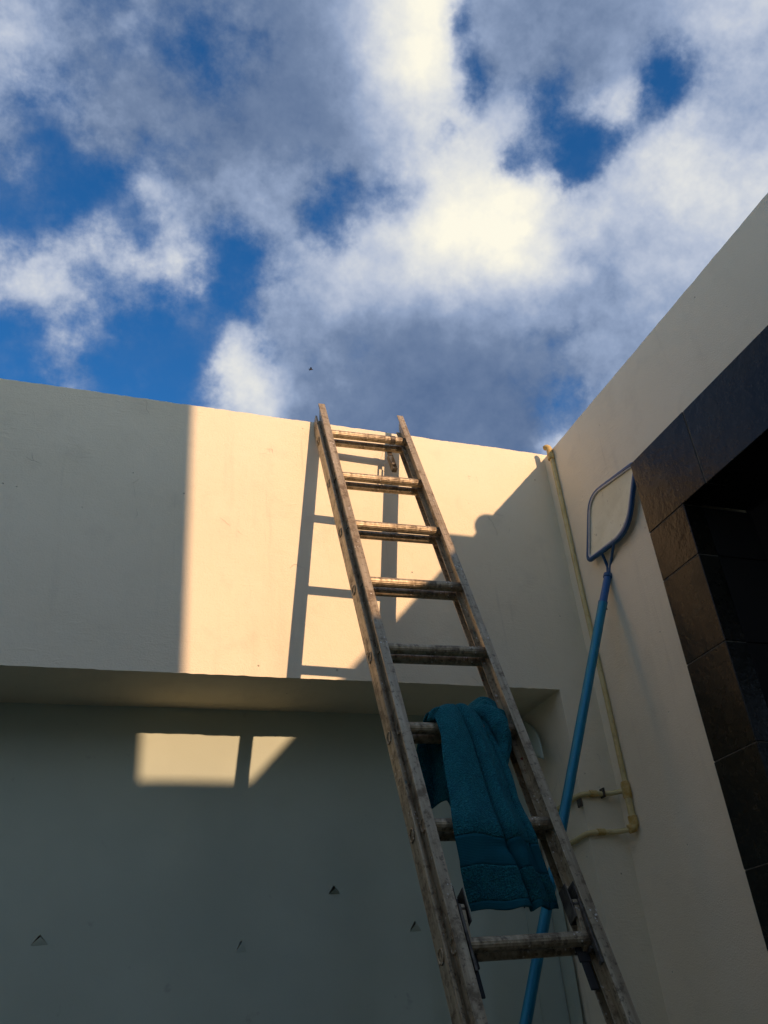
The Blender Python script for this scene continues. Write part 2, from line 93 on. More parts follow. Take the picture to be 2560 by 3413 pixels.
SKY_BP = [
    [0.000,0.000,0.000,0.000,0.000,0.000,0.000,0.000,0.001,0.005,0.013,0.020,0.023,0.020,0.009,-0.007,-0.028,-0.053,-0.076,-0.085,-0.073,-0.040,-0.019,-0.015,0.005,0.028,0.002,-0.020,0.005,0.133,0.288,0.331,0.302,0.232,0.155,0.109,0.082,0.065,0.044,0.002,-0.079,-0.202,-0.341,-0.455,-0.561,-0.679,-0.773,-0.766,-0.666,-0.575,-0.544,-0.507,-0.428,-0.339,-0.208,-0.094,-0.036,-0.053,-0.108,-0.140,-0.157,-0.203,-0.263,-0.297,-0.303,-0.304,-0.307,-0.306,-0.295,-0.268,-0.221,-0.156,-0.081,-0.027,-0.006,-0.001,-0.000,-0.000,-0.000,-0.000,-0.000,-0.000,-0.000,-0.000],
    [-0.000,-0.000,-0.000,-0.000,-0.000,-0.000,-0.000,-0.000,-0.001,-0.003,-0.007,-0.010,-0.011,-0.003,0.026,0.054,0.051,0.038,0.036,0.043,0.059,0.075,0.093,0.131,0.182,0.233,0.266,0.265,0.251,0.183,0.089,0.089,0.151,0.237,0.325,0.378,0.400,0.400,0.385,0.356,0.300,0.206,0.079,-0.068,-0.196,-0.257,-0.242,-0.151,0.095,0.309,0.378,0.417,0.459,0.484,0.454,0.400,0.322,0.231,0.120,0.063,0.086,0.059,-0.026,-0.100,-0.135,-0.154,-0.162,-0.160,-0.152,-0.145,-0.139,-0.123,-0.085,-0.036,-0.010,-0.002,-0.000,-0.000,-0.000,-0.000,-0.000,-0.000,-0.000,-0.000],
    [0.000,0.000,0.000,0.000,0.000,0.000,0.000,0.000,0.001,0.003,0.009,0.018,0.025,0.023,0.009,-0.010,-0.024,-0.032,-0.024,0.009,0.040,0.064,0.030,0.010,0.067,0.107,0.002,-0.175,-0.274,-0.298,-0.299,-0.260,-0.167,-0.055,0.061,0.125,0.161,0.204,0.243,0.277,0.305,0.305,0.293,0.336,0.357,0.289,0.174,0.114,-0.052,-0.192,-0.231,-0.216,-0.123,-0.100,-0.098,-0.000,0.098,0.091,-0.043,-0.157,-0.248,-0.301,-0.297,-0.254,-0.220,-0.206,-0.205,-0.203,-0.192,-0.175,-0.146,-0.095,-0.032,0.000,0.002,0.001,0.000,0.000,0.000,0.000,0.000,0.000,0.000,0.000],
    [0.000,0.000,0.000,0.000,0.000,0.000,0.000,0.000,0.003,0.013,0.030,0.045,0.055,0.083,0.160,0.242,0.281,0.297,0.315,0.352,0.395,0.413,0.394,0.363,0.310,0.220,0.143,0.114,0.113,0.047,-0.084,-0.110,-0.054,-0.035,-0.020,-0.013,-0.025,-0.042,-0.051,-0.063,-0.089,-0.098,-0.070,-0.046,-0.023,-0.001,0.028,0.042,-0.021,-0.079,-0.167,-0.180,-0.119,-0.045,0.076,0.126,0.065,-0.055,-0.142,-0.136,-0.047,-0.001,0.008,0.025,0.054,0.065,0.064,0.065,0.069,0.070,0.054,0.015,-0.016,-0.011,-0.003,-0.000,-0.000,-0.000,-0.000,-0.000,-0.000,-0.000,-0.000,-0.000],
    [0.000,0.000,0.000,0.000,0.000,0.000,0.000,0.000,0.000,0.002,0.006,0.011,0.015,0.012,-0.010,-0.051,-0.083,-0.095,-0.081,-0.054,-0.045,-0.063,-0.080,-0.036,0.058,0.129,0.153,0.090,-0.018,-0.183,-0.328,-0.337,-0.291,-0.240,-0.171,-0.136,-0.130,-0.132,-0.131,-0.114,-0.078,-0.045,-0.045,-0.068,-0.094,-0.111,-0.130,-0.152,-0.106,-0.084,-0.018,0.012,0.021,-0.006,0.169,0.290,0.288,0.197,0.197,0.168,0.063,0.030,0.032,0.016,-0.017,-0.034,-0.036,-0.029,-0.020,-0.014,-0.009,-0.002,0.006,0.004,0.001,-0.000,-0.000,-0.000,-0.000,-0.000,-0.000,-0.000,-0.000,-0.000],
    [0.000,0.000,0.000,0.000,0.000,0.000,0.000,0.001,0.008,0.032,0.073,0.106,0.121,0.117,0.082,0.029,-0.048,-0.134,-0.179,-0.153,-0.100,-0.062,-0.020,0.070,0.187,0.264,0.342,0.376,0.302,0.112,-0.073,-0.058,0.076,0.073,0.044,0.030,-0.000,-0.047,-0.087,-0.103,-0.071,0.013,0.092,0.113,0.093,0.075,0.061,0.021,0.016,0.025,0.039,0.015,-0.066,-0.094,-0.178,-0.230,-0.190,-0.084,0.020,0.077,0.060,0.021,-0.018,-0.063,-0.106,-0.123,-0.115,-0.086,-0.037,0.025,0.076,0.088,0.058,0.021,0.004,0.001,0.000,0.000,0.000,0.000,0.000,0.000,0.000,0.000],
    [-0.000,-0.000,-0.000,-0.000,-0.000,-0.000,-0.000,-0.000,0.000,0.001,0.008,0.022,0.034,0.018,-0.059,-0.129,-0.151,-0.147,-0.113,-0.032,0.055,0.140,0.166,0.134,0.085,0.001,-0.029,-0.097,-0.198,-0.282,-0.221,-0.141,-0.078,0.008,0.103,0.136,0.125,0.113,0.092,0.047,-0.018,-0.063,-0.072,-0.085,-0.094,-0.092,-0.095,-0.110,0.060,0.188,0.146,0.052,-0.125,-0.089,-0.043,-0.135,-0.196,-0.193,-0.135,-0.035,0.101,0.184,0.182,0.111,0.052,0.020,0.001,-0.013,-0.025,-0.029,-0.016,0.006,0.002,-0.008,-0.004,-0.001,-0.000,-0.000,-0.000,-0.000,-0.000,-0.000,-0.000,-0.000],
    [-0.000,-0.000,-0.000,-0.000,-0.000,-0.000,-0.000,-0.000,-0.003,-0.014,-0.034,-0.051,-0.064,-0.088,-0.124,-0.109,-0.080,-0.065,-0.052,-0.045,-0.040,-0.033,-0.060,-0.090,-0.072,0.024,0.106,0.168,0.195,0.162,0.053,-0.034,-0.079,-0.099,-0.095,-0.067,0.004,0.089,0.142,0.160,0.140,0.069,-0.021,-0.023,0.002,0.026,0.036,0.031,0.010,0.031,-0.061,-0.126,-0.203,-0.160,0.120,0.209,0.090,-0.172,-0.306,-0.175,0.020,0.082,0.068,0.045,0.050,0.057,0.059,0.059,0.053,0.030,-0.006,-0.022,-0.011,-0.002,0.000,0.000,0.000,0.000,0.000,0.000,0.000,0.000,0.000,0.000],
    [0.000,0.000,0.000,-0.000,-0.000,-0.000,-0.000,-0.000,-0.000,-0.003,-0.010,-0.019,-0.028,-0.052,-0.105,-0.119,-0.069,0.002,0.068,0.110,0.126,0.107,0.028,-0.041,-0.042,0.018,0.046,0.053,0.069,0.089,0.009,-0.033,-0.045,-0.114,-0.167,-0.160,-0.104,-0.043,-0.010,0.012,0.035,0.011,-0.054,-0.027,0.025,0.023,-0.043,-0.096,0.039,0.101,0.060,0.078,0.159,0.065,-0.193,-0.160,-0.056,0.029,-0.015,-0.099,-0.117,-0.019,0.040,0.002,-0.033,-0.043,-0.052,-0.064,-0.082,-0.115,-0.156,-0.158,-0.093,-0.031,-0.007,-0.001,-0.000,-0.000,-0.000,-0.000,-0.000,-0.000,-0.000,-0.000],
    [-0.000,-0.000,-0.000,-0.000,-0.000,-0.000,-0.000,-0.000,-0.001,-0.004,-0.005,-0.001,0.002,0.003,0.020,0.069,0.097,0.104,0.089,0.049,-0.014,-0.095,-0.165,-0.143,-0.061,0.036,0.105,0.081,-0.043,-0.168,-0.057,0.019,-0.013,0.046,0.102,0.086,0.030,-0.028,-0.060,-0.081,-0.063,0.017,0.053,0.039,0.024,0.013,-0.026,-0.125,-0.065,0.069,0.017,0.009,0.055,0.020,-0.058,-0.002,0.035,0.012,-0.147,-0.188,-0.067,0.044,0.076,0.033,0.017,0.022,0.024,0.020,0.012,0.007,0.006,-0.009,-0.012,-0.003,-0.000,0.000,0.000,0.000,0.000,0.000,0.000,0.000,0.000,0.000],
    [-0.000,-0.000,-0.000,-0.000,-0.000,-0.000,-0.000,-0.001,-0.004,-0.018,-0.038,-0.045,-0.039,-0.011,0.055,0.086,0.052,0.024,0.028,0.034,0.008,-0.021,-0.057,-0.051,0.006,0.004,0.005,0.005,0.005,-0.027,-0.041,-0.045,-0.087,-0.089,-0.063,-0.046,-0.024,0.004,0.035,0.061,0.060,0.040,0.046,0.007,-0.045,-0.062,-0.035,-0.013,-0.118,-0.111,-0.004,0.070,0.114,0.141,0.069,-0.043,-0.216,-0.228,-0.087,0.070,0.102,-0.024,-0.110,-0.058,-0.004,0.009,0.011,0.013,0.014,0.010,0.018,0.037,0.035,0.017,0.005,0.001,0.000,0.000,0.000,0.000,0.000,0.000,0.000,0.000],
    [-0.000,-0.000,-0.000,-0.000,-0.000,0.000,0.000,0.000,0.000,-0.000,-0.010,-0.032,-0.050,-0.054,-0.034,0.013,0.060,0.074,0.027,-0.066,-0.120,-0.114,-0.013,0.083,0.091,0.147,0.096,-0.090,-0.101,0.060,0.128,0.022,-0.175,-0.159,-0.017,0.081,0.087,0.044,-0.005,-0.034,-0.037,-0.030,-0.038,-0.036,-0.037,-0.034,-0.018,0.035,0.109,0.042,0.014,0.009,0.000,-0.037,-0.070,-0.039,-0.009,-0.001,-0.006,0.001,-0.034,-0.063,-0.056,-0.018,0.009,0.022,0.027,0.025,0.016,0.007,-0.009,-0.033,-0.032,-0.013,-0.003,-0.001,-0.000,-0.000,-0.000,-0.000,-0.000,-0.000,-0.000,-0.000],
    [0.000,0.000,0.000,0.000,0.000,0.000,0.000,0.001,0.004,0.014,0.027,0.030,0.025,0.017,0.007,-0.006,-0.031,-0.043,-0.054,-0.068,-0.045,0.006,0.075,0.078,0.005,-0.021,-0.034,-0.086,-0.049,0.060,0.037,0.013,0.016,-0.009,-0.021,-0.016,-0.036,-0.065,-0.091,-0.108,-0.104,-0.059,-0.009,0.025,0.055,0.066,0.037,-0.041,-0.041,0.060,0.066,0.071,0.056,0.031,0.136,0.108,0.026,-0.086,-0.171,-0.120,-0.024,-0.025,-0.065,-0.084,-0.072,-0.056,-0.052,-0.058,-0.060,-0.041,-0.009,0.018,0.023,0.013,0.004,0.001,0.000,0.000,0.000,0.000,0.000,0.000,0.000,0.000],
    [0.000,0.000,0.000,0.000,0.000,0.000,0.000,0.000,0.000,0.001,0.001,-0.001,-0.000,0.011,0.023,0.018,-0.000,-0.038,-0.071,-0.074,-0.036,0.016,0.061,0.052,0.016,-0.008,-0.015,-0.045,0.002,0.087,0.029,-0.045,-0.061,-0.040,-0.009,0.013,0.013,0.021,0.034,0.037,0.034,0.033,0.034,-0.010,-0.022,-0.005,0.023,-0.026,-0.166,-0.018,-0.041,-0.043,0.095,0.105,-0.071,-0.034,0.009,0.062,0.033,-0.114,-0.109,0.059,0.127,0.047,0.006,0.010,0.011,0.009,0.021,0.051,0.088,0.100,0.064,0.024,0.007,0.001,0.000,0.000,0.000,0.000,0.000,0.000,0.000,0.000],
    [0.000,0.000,0.000,0.000,0.000,0.000,0.000,0.000,0.003,0.011,0.017,0.007,-0.014,-0.042,-0.066,-0.049,-0.028,0.014,0.042,0.036,0.030,0.004,0.035,0.050,-0.018,0.024,0.023,-0.040,-0.016,0.053,0.021,0.021,0.006,-0.009,0.004,0.027,0.024,-0.006,-0.036,-0.029,0.026,0.073,0.062,0.075,0.053,0.014,-0.018,-0.066,-0.185,-0.015,0.097,0.066,-0.053,-0.069,-0.049,-0.017,0.050,0.028,-0.006,0.061,0.096,0.033,-0.037,-0.027,0.007,0.037,0.053,0.051,0.036,0.016,-0.008,-0.018,-0.001,0.004,0.001,0.000,0.000,0.000,0.000,0.000,0.000,0.000,0.000,0.000],
    [-0.000,-0.000,-0.000,-0.000,-0.000,-0.000,-0.000,-0.000,-0.002,-0.006,-0.012,-0.015,-0.015,-0.012,0.001,0.019,-0.005,-0.041,-0.012,0.050,0.083,0.057,-0.008,-0.048,-0.052,-0.026,-0.007,0.005,0.000,-0.010,0.041,0.022,-0.063,-0.041,0.008,0.011,-0.008,-0.025,-0.031,-0.025,0.005,0.054,0.062,0.011,-0.063,-0.093,-0.045,0.061,0.042,0.086,0.049,-0.007,-0.041,-0.037,-0.028,-0.006,0.028,0.013,-0.008,-0.010,-0.023,-0.015,-0.033,-0.066,-0.065,-0.049,-0.036,-0.021,0.004,0.043,0.083,0.088,0.054,0.020,0.005,0.001,0.000,0.000,0.000,0.000,0.000,0.000,0.000,0.000],
    [0.000,0.000,-0.000,-0.000,-0.000,-0.000,-0.000,-0.000,-0.000,-0.000,0.006,0.008,0.001,-0.011,-0.009,0.007,0.004,-0.001,-0.012,-0.024,-0.020,-0.024,0.033,0.059,-0.010,-0.014,-0.002,-0.035,-0.001,0.039,-0.038,-0.033,0.033,0.039,0.002,-0.021,-0.039,-0.039,-0.022,-0.000,0.039,0.088,0.078,0.028,-0.004,-0.017,-0.074,-0.133,0.136,0.020,-0.074,-0.009,0.026,0.010,-0.033,0.026,-0.011,-0.001,-0.024,-0.006,0.015,-0.018,-0.039,0.008,0.029,0.024,0.024,0.025,0.028,0.034,0.031,0.008,-0.006,-0.003,-0.001,-0.000,-0.000,-0.000,-0.000,-0.000,-0.000,-0.000,-0.000,-0.000],
    [0.000,0.000,0.000,0.000,0.000,0.000,0.000,0.001,0.005,0.016,0.024,0.017,0.014,0.011,-0.006,-0.021,-0.000,0.021,0.020,-0.010,-0.022,0.026,0.029,-0.016,-0.046,-0.099,-0.047,0.072,0.074,0.015,-0.010,-0.061,-0.078,-0.023,0.032,0.058,0.062,0.033,-0.000,-0.012,-0.018,-0.043,-0.042,-0.011,0.020,0.029,-0.001,-0.058,-0.007,0.026,-0.013,0.024,0.015,-0.039,0.014,-0.004,-0.053,0.036,0.038,-0.028,-0.015,-0.041,-0.091,-0.030,0.018,0.026,0.024,0.019,0.015,0.013,0.012,0.012,0.006,0.000,-0.000,-0.000,-0.000,-0.000,-0.000,-0.000,-0.000,-0.000,-0.000,-0.000],
]
SKY_BQ = [
    [-0.000,-0.000,-0.001,-0.005,-0.012,-0.028,-0.065,-0.133,-0.223,-0.297,-0.341,-0.363,-0.368,-0.348,-0.341,-0.350,-0.329,-0.298,-0.271,-0.258,-0.263,-0.272,-0.255,-0.264,-0.317,-0.366,-0.427,-0.500,-0.549,-0.591,-0.603,-0.576,-0.526,-0.464,-0.390,-0.301,-0.197,-0.085,0.015,0.099,0.173,0.234,0.274,0.296,0.306,0.309,0.303,0.290,0.271,0.253,0.234,0.221,0.213,0.200,0.167,0.113,0.060,0.025,0.009,0.003,0.001,0.000,0.000,0.000],
    [-0.001,-0.003,-0.010,-0.023,-0.047,-0.088,-0.151,-0.233,-0.307,-0.348,-0.363,-0.367,-0.372,-0.388,-0.404,-0.416,-0.432,-0.433,-0.410,-0.356,-0.291,-0.226,-0.182,-0.168,-0.146,-0.105,-0.021,0.104,0.189,0.240,0.278,0.309,0.308,0.273,0.207,0.117,0.017,-0.063,-0.115,-0.145,-0.159,-0.169,-0.185,-0.203,-0.219,-0.233,-0.247,-0.263,-0.277,-0.271,-0.205,-0.144,-0.115,-0.110,-0.097,-0.057,-0.026,-0.010,-0.003,-0.001,-0.000,-0.000,-0.000,-0.000],
    [-0.000,-0.000,0.000,0.001,-0.001,-0.011,-0.022,-0.011,0.021,0.046,0.058,0.066,0.081,0.107,0.136,0.164,0.195,0.213,0.207,0.160,0.067,-0.051,-0.160,-0.246,-0.309,-0.363,-0.418,-0.452,-0.406,-0.302,-0.188,-0.100,-0.046,-0.005,0.032,0.045,0.010,-0.062,-0.134,-0.193,-0.242,-0.278,-0.297,-0.303,-0.303,-0.300,-0.285,-0.251,-0.205,-0.169,-0.149,-0.132,-0.111,-0.081,-0.051,-0.027,-0.012,-0.004,-0.001,-0.000,-0.000,-0.000,-0.000,-0.000],
    [-0.000,0.000,0.006,0.026,0.063,0.111,0.162,0.208,0.242,0.258,0.256,0.234,0.193,0.136,0.066,-0.007,-0.072,-0.129,-0.182,-0.239,-0.287,-0.314,-0.303,-0.278,-0.238,-0.131,0.045,0.189,0.247,0.218,0.126,0.001,-0.093,-0.135,-0.152,-0.165,-0.183,-0.200,-0.207,-0.195,-0.171,-0.158,-0.149,-0.119,-0.062,0.001,0.055,0.092,0.114,0.129,0.150,0.150,0.134,0.101,0.063,0.039,0.019,0.008,0.003,0.001,0.000,0.000,0.000,0.000],
    [0.000,-0.000,-0.001,-0.000,0.011,0.038,0.058,0.035,-0.027,-0.086,-0.125,-0.145,-0.142,-0.111,-0.085,-0.069,-0.026,0.025,0.094,0.194,0.256,0.243,0.168,0.067,-0.002,-0.038,-0.075,-0.040,0.068,0.111,0.072,0.027,0.020,0.030,0.034,0.027,0.003,-0.042,-0.074,-0.105,-0.155,-0.189,-0.167,-0.132,-0.113,-0.101,-0.069,0.005,0.108,0.207,0.343,0.399,0.348,0.228,0.112,0.068,0.036,0.015,0.005,0.002,0.000,0.000,0.000,0.000],
    [-0.003,-0.009,-0.029,-0.069,-0.122,-0.168,-0.191,-0.180,-0.146,-0.107,-0.069,-0.032,-0.001,0.016,0.026,0.040,0.057,0.072,0.068,0.034,0.005,0.042,0.123,0.181,0.175,0.140,0.078,-0.013,-0.019,0.057,0.066,0.003,-0.065,-0.148,-0.234,-0.291,-0.311,-0.306,-0.286,-0.256,-0.205,-0.137,-0.066,-0.009,0.033,0.064,0.080,0.069,0.048,0.021,-0.079,-0.143,-0.137,-0.078,-0.020,-0.014,-0.010,-0.005,-0.002,-0.001,-0.000,-0.000,-0.000,-0.000],
    [0.000,0.003,0.011,0.031,0.061,0.089,0.111,0.117,0.101,0.074,0.046,0.023,-0.001,-0.035,-0.057,-0.072,-0.109,-0.133,-0.152,-0.163,-0.102,0.015,0.137,0.227,0.257,0.262,0.207,0.051,-0.120,-0.239,-0.263,-0.200,-0.119,-0.044,0.020,0.054,0.052,0.030,0.013,-0.020,-0.067,-0.123,-0.173,-0.194,-0.180,-0.148,-0.106,-0.043,0.028,0.067,0.002,-0.062,-0.055,-0.004,0.035,0.024,0.011,0.004,0.001,0.000,0.000,0.000,0.000,0.000],
    [-0.002,-0.006,-0.019,-0.050,-0.095,-0.135,-0.142,-0.106,-0.048,0.004,0.046,0.080,0.104,0.112,0.109,0.090,0.048,0.000,-0.082,-0.200,-0.241,-0.177,0.007,0.157,0.167,0.060,-0.106,-0.233,-0.185,-0.072,0.053,0.165,0.203,0.176,0.128,0.093,0.060,0.011,-0.030,-0.032,-0.027,-0.018,0.009,0.025,0.028,0.038,0.050,0.052,0.048,0.058,0.129,0.148,0.144,0.104,0.041,0.027,0.015,0.006,0.002,0.001,0.000,0.000,0.000,0.000],
    [0.000,0.002,0.008,0.023,0.049,0.079,0.105,0.113,0.098,0.075,0.056,0.039,0.015,-0.024,-0.055,-0.081,-0.116,-0.112,-0.069,-0.011,0.063,0.156,0.189,0.078,-0.084,-0.165,-0.125,-0.095,-0.094,-0.037,0.049,0.126,0.147,0.111,0.048,-0.004,-0.030,-0.051,-0.057,-0.036,-0.023,-0.027,-0.020,0.002,0.041,0.087,0.125,0.143,0.144,0.112,-0.035,-0.131,-0.154,-0.104,-0.038,-0.032,-0.020,-0.009,-0.003,-0.001,-0.000,-0.000,-0.000,-0.000],
    [-0.000,-0.003,-0.012,-0.032,-0.045,-0.032,-0.002,0.022,0.022,0.004,-0.019,-0.038,-0.034,0.015,0.068,0.066,0.031,-0.007,-0.065,-0.119,-0.093,0.017,0.175,0.138,-0.025,-0.129,-0.117,-0.042,0.056,0.151,0.107,-0.044,-0.144,-0.144,-0.084,-0.002,0.083,0.141,0.142,0.051,-0.072,-0.113,-0.045,0.040,0.048,0.003,-0.046,-0.050,-0.021,-0.005,-0.018,-0.026,-0.024,-0.010,-0.000,0.004,0.005,0.003,0.001,0.000,0.000,0.000,0.000,0.000],
    [0.000,-0.000,-0.001,-0.003,-0.001,0.009,0.018,0.005,-0.037,-0.080,-0.104,-0.111,-0.087,-0.001,0.045,0.043,0.103,0.135,0.103,0.004,-0.085,-0.140,-0.054,-0.007,-0.035,-0.059,0.037,0.166,0.019,-0.048,-0.019,-0.003,0.010,0.038,0.067,0.085,0.081,0.041,0.013,0.005,-0.035,-0.080,-0.075,-0.046,-0.015,0.024,0.066,0.111,0.156,0.171,0.044,-0.100,-0.112,-0.045,0.029,0.034,0.024,0.011,0.004,0.001,0.000,0.000,0.000,0.000],
    [-0.002,-0.008,-0.025,-0.057,-0.090,-0.099,-0.079,-0.040,0.004,0.039,0.055,0.054,0.025,-0.054,-0.080,-0.033,-0.021,0.000,0.035,0.030,-0.002,-0.010,-0.029,-0.024,0.006,0.018,-0.013,-0.057,-0.028,0.055,0.086,0.045,-0.002,-0.039,-0.078,-0.094,-0.037,0.034,0.082,0.173,0.178,0.054,-0.072,-0.142,-0.152,-0.111,-0.029,0.059,0.108,0.106,0.031,-0.029,-0.045,-0.020,0.001,-0.009,-0.010,-0.005,-0.002,-0.001,-0.000,-0.000,-0.000,-0.000],
    [0.002,0.006,0.017,0.039,0.064,0.075,0.059,0.022,-0.015,-0.044,-0.055,-0.046,-0.018,0.021,0.049,0.047,0.037,0.049,0.022,-0.056,-0.080,-0.052,0.081,0.103,0.018,-0.078,-0.070,0.043,0.048,0.002,-0.035,-0.038,0.007,0.029,0.006,-0.048,-0.090,-0.083,-0.045,0.025,0.103,0.115,0.038,-0.050,-0.080,-0.061,-0.022,-0.000,-0.016,-0.025,0.079,0.095,0.034,-0.095,-0.192,-0.144,-0.076,-0.031,-0.011,-0.003,-0.001,-0.000,-0.000,-0.000],
    [-0.001,-0.001,-0.004,-0.010,-0.030,-0.056,-0.066,-0.057,-0.053,-0.048,-0.031,-0.007,0.040,0.149,0.150,0.018,-0.034,-0.061,-0.093,-0.053,0.038,0.092,0.102,-0.022,-0.119,-0.064,0.025,0.087,0.045,-0.030,-0.063,-0.036,0.002,0.023,0.024,0.015,-0.005,-0.041,-0.052,0.015,0.076,0.068,0.016,-0.040,-0.061,-0.050,-0.018,0.006,0.018,0.017,-0.024,-0.018,-0.002,0.044,0.093,0.082,0.050,0.022,0.008,0.003,0.001,0.000,0.000,0.000],
    [-0.000,0.000,0.005,0.019,0.041,0.064,0.087,0.092,0.045,-0.025,-0.073,-0.101,-0.073,0.075,0.098,-0.028,-0.006,0.017,-0.013,0.025,0.016,-0.072,-0.024,0.033,0.020,0.050,0.035,-0.103,-0.074,0.043,0.102,0.061,-0.002,-0.035,-0.037,-0.026,-0.012,-0.012,-0.026,0.003,0.055,0.060,0.005,-0.039,-0.034,-0.011,0.013,0.014,-0.012,-0.042,-0.055,-0.029,0.002,0.044,0.067,0.061,0.038,0.018,0.007,0.002,0.001,0.000,0.000,0.000],
    [0.002,0.009,0.028,0.066,0.105,0.103,0.035,-0.075,-0.137,-0.105,-0.024,0.060,0.100,0.039,0.015,0.047,-0.023,-0.053,-0.022,0.009,0.012,0.024,-0.033,-0.031,0.014,0.028,0.019,-0.054,-0.008,0.027,0.028,0.008,-0.014,-0.024,-0.029,-0.011,0.037,0.045,0.013,0.022,0.001,-0.045,-0.042,-0.016,0.003,0.012,0.012,0.020,0.032,0.027,0.010,-0.001,-0.014,-0.017,-0.021,-0.022,-0.016,-0.008,-0.003,-0.001,-0.000,-0.000,-0.000,-0.000],
    [0.000,0.001,0.005,0.012,0.020,0.027,0.027,-0.003,-0.043,-0.030,0.022,0.074,0.062,-0.067,-0.095,-0.001,-0.006,0.020,0.085,0.023,-0.078,-0.038,0.070,0.058,-0.021,-0.032,-0.017,-0.000,0.004,0.029,0.035,-0.021,-0.046,-0.017,0.029,0.057,0.023,-0.035,-0.055,-0.043,0.021,0.075,0.045,-0.009,-0.025,-0.020,-0.006,-0.006,-0.013,-0.011,-0.019,-0.030,-0.006,0.045,0.068,0.066,0.044,0.020,0.007,0.002,0.001,0.000,0.000,0.000],
    [0.001,0.005,0.013,0.019,0.012,0.002,0.009,0.017,-0.000,-0.017,-0.009,0.011,0.028,0.034,0.013,-0.039,-0.063,-0.020,0.054,0.069,-0.031,-0.056,-0.000,0.065,0.010,-0.040,-0.024,0.039,0.038,-0.061,-0.044,0.059,0.076,0.007,-0.076,-0.072,-0.011,0.004,0.014,0.054,0.011,-0.048,0.000,0.043,0.035,-0.003,-0.057,-0.085,-0.035,0.039,0.023,-0.006,-0.014,0.009,0.041,0.027,0.013,0.005,0.002,0.001,0.000,0.000,0.000,0.000],
]

world = bpy.data.worlds.new('World')
SC.world = world
world.use_nodes = True
WN = world.node_tree.nodes; WL = world.node_tree.links
WN.clear()


def wnode(t, **kw):
    n = WN.new(t)
    for k, v in kw.items():
        setattr(n, k, v)
    return n


def wmath(op, a, b=None, c=None, clamp=False):
    n = wnode('ShaderNodeMath', operation=op, use_clamp=clamp)
    for i, v in enumerate((a, b, c)):
        if v is None: continue
        if isinstance(v, (int, float)): n.inputs[i].default_value = v
        else: WL.new(v, n.inputs[i])
    return n.outputs[0]


def wvec(op, a, b=None, c=None):
    n = wnode('ShaderNodeVectorMath', operation=op)
    for i, v in enumerate((a, b, c)):
        if v is None: continue
        if isinstance(v, (tuple, list)): n.inputs[i].default_value = v
        else: WL.new(v, n.inputs[i])
    return n.outputs['Value'] if op in ('DOT_PRODUCT', 'LENGTH', 'DISTANCE') else n.outputs[0]


def wnoise(vec, scale, detail, rough, lac=2.0):
    n = wnode('ShaderNodeTexNoise')
    n.inputs['Scale'].default_value = scale
    n.inputs['Detail'].default_value = detail
    n.inputs['Roughness'].default_value = rough
    n.inputs['Lacunarity'].default_value = lac
    WL.new(vec, n.inputs['Vector'])
    return n


def wscale(v, s):
    n = wnode('ShaderNodeVectorMath', operation='SCALE')
    WL.new(v, n.inputs[0]); n.inputs['Scale'].default_value = s
    return n.outputs[0]


def wmixc(fac, a, b):
    n = wnode('ShaderNodeMix', data_type='RGBA')
    if isinstance(fac, float): n.inputs[0].default_value = fac
    else: WL.new(fac, n.inputs[0])
    for i, v in ((6, a), (7, b)):
        if isinstance(v, (tuple, list)): n.inputs[i].default_value = (*v, 1)
        else: WL.new(v, n.inputs[i])
    return n.outputs[2]


tc = wnode('ShaderNodeTexCoord').outputs['Generated']
n1 = wnoise(tc, 7.0, 5.0, 0.62)
n2 = wnoise(tc, 26.0, 4.0, 0.6)
w1 = wscale(wvec('SUBTRACT', n1.outputs['Color'], (0.5, 0.5, 0.5)), 0.055)
w2 = wscale(wvec('SUBTRACT', n2.outputs['Color'], (0.5, 0.5, 0.5)), 0.024)
dirw = wvec('NORMALIZE', wvec('ADD', wvec('ADD', tc, w1), w2))
nb = wnoise(tc, 3.1, 6.0, 0.55)
vr = wnode('ShaderNodeVectorRotate', rotation_type='Z_AXIS')
vr.inputs['Angle'].default_value = SKY_AZ
WL.new(dirw, vr.inputs['Vector'])
sx = wnode('ShaderNodeSeparateXYZ'); WL.new(vr.outputs[0], sx.inputs[0])
zp = wmath('MAXIMUM', wmath('ADD', sx.outputs[2], 1.0), 0.05)
cp_ = wmath('DIVIDE', sx.outputs[0], zp)
cq_ = wmath('DIVIDE', sx.outputs[1], zp)


def unit(v, r):
    return wmath('MULTIPLY_ADD', v, 1.0 / (r[1] - r[0]), -r[0] / (r[1] - r[0]), clamp=True)


up_, uq_ = unit(cp_, SKY_P), unit(cq_, SKY_Q)
bp_ = wnode('ShaderNodeCombineXYZ'); bq_ = wnode('ShaderNodeCombineXYZ')
for i in range(3):
    WL.new(up_, bp_.inputs[i]); WL.new(uq_, bq_.inputs[i])


def curves(rows, vec):
    n = wnode('ShaderNodeVectorCurve')
    mp = n.mapping
    mp.use_clip = False
    for ci in range(3):
        row = rows[ci]; cu = mp.curves[ci]
        while len(cu.points) < len(row): cu.points.new(0.5, 0.0)
        for i, y in enumerate(row):
            cu.points[i].location = (i / (len(row) - 1), y)
        # the points were all made at 0.5: set twice so that their order is settled
    mp.update()
    for ci in range(3):
        row = rows[ci]; cu = mp.curves[ci]
        for i, y in enumerate(row):
            cu.points[i].location = (i / (len(row) - 1), y)
    mp.update()
    WL.new(vec, n.inputs['Vector'])
    return n.outputs[0]


def field(MP, MQ, base):
    s = None
    for k in range(0, len(MP), 3):
        d_ = wvec('DOT_PRODUCT', curves(MP[k:k + 3], bp_.outputs[0]), curves(MQ[k:k + 3], bq_.outputs[0]))
        s = wmath('ADD', d_, base if s is None else s)
    return s


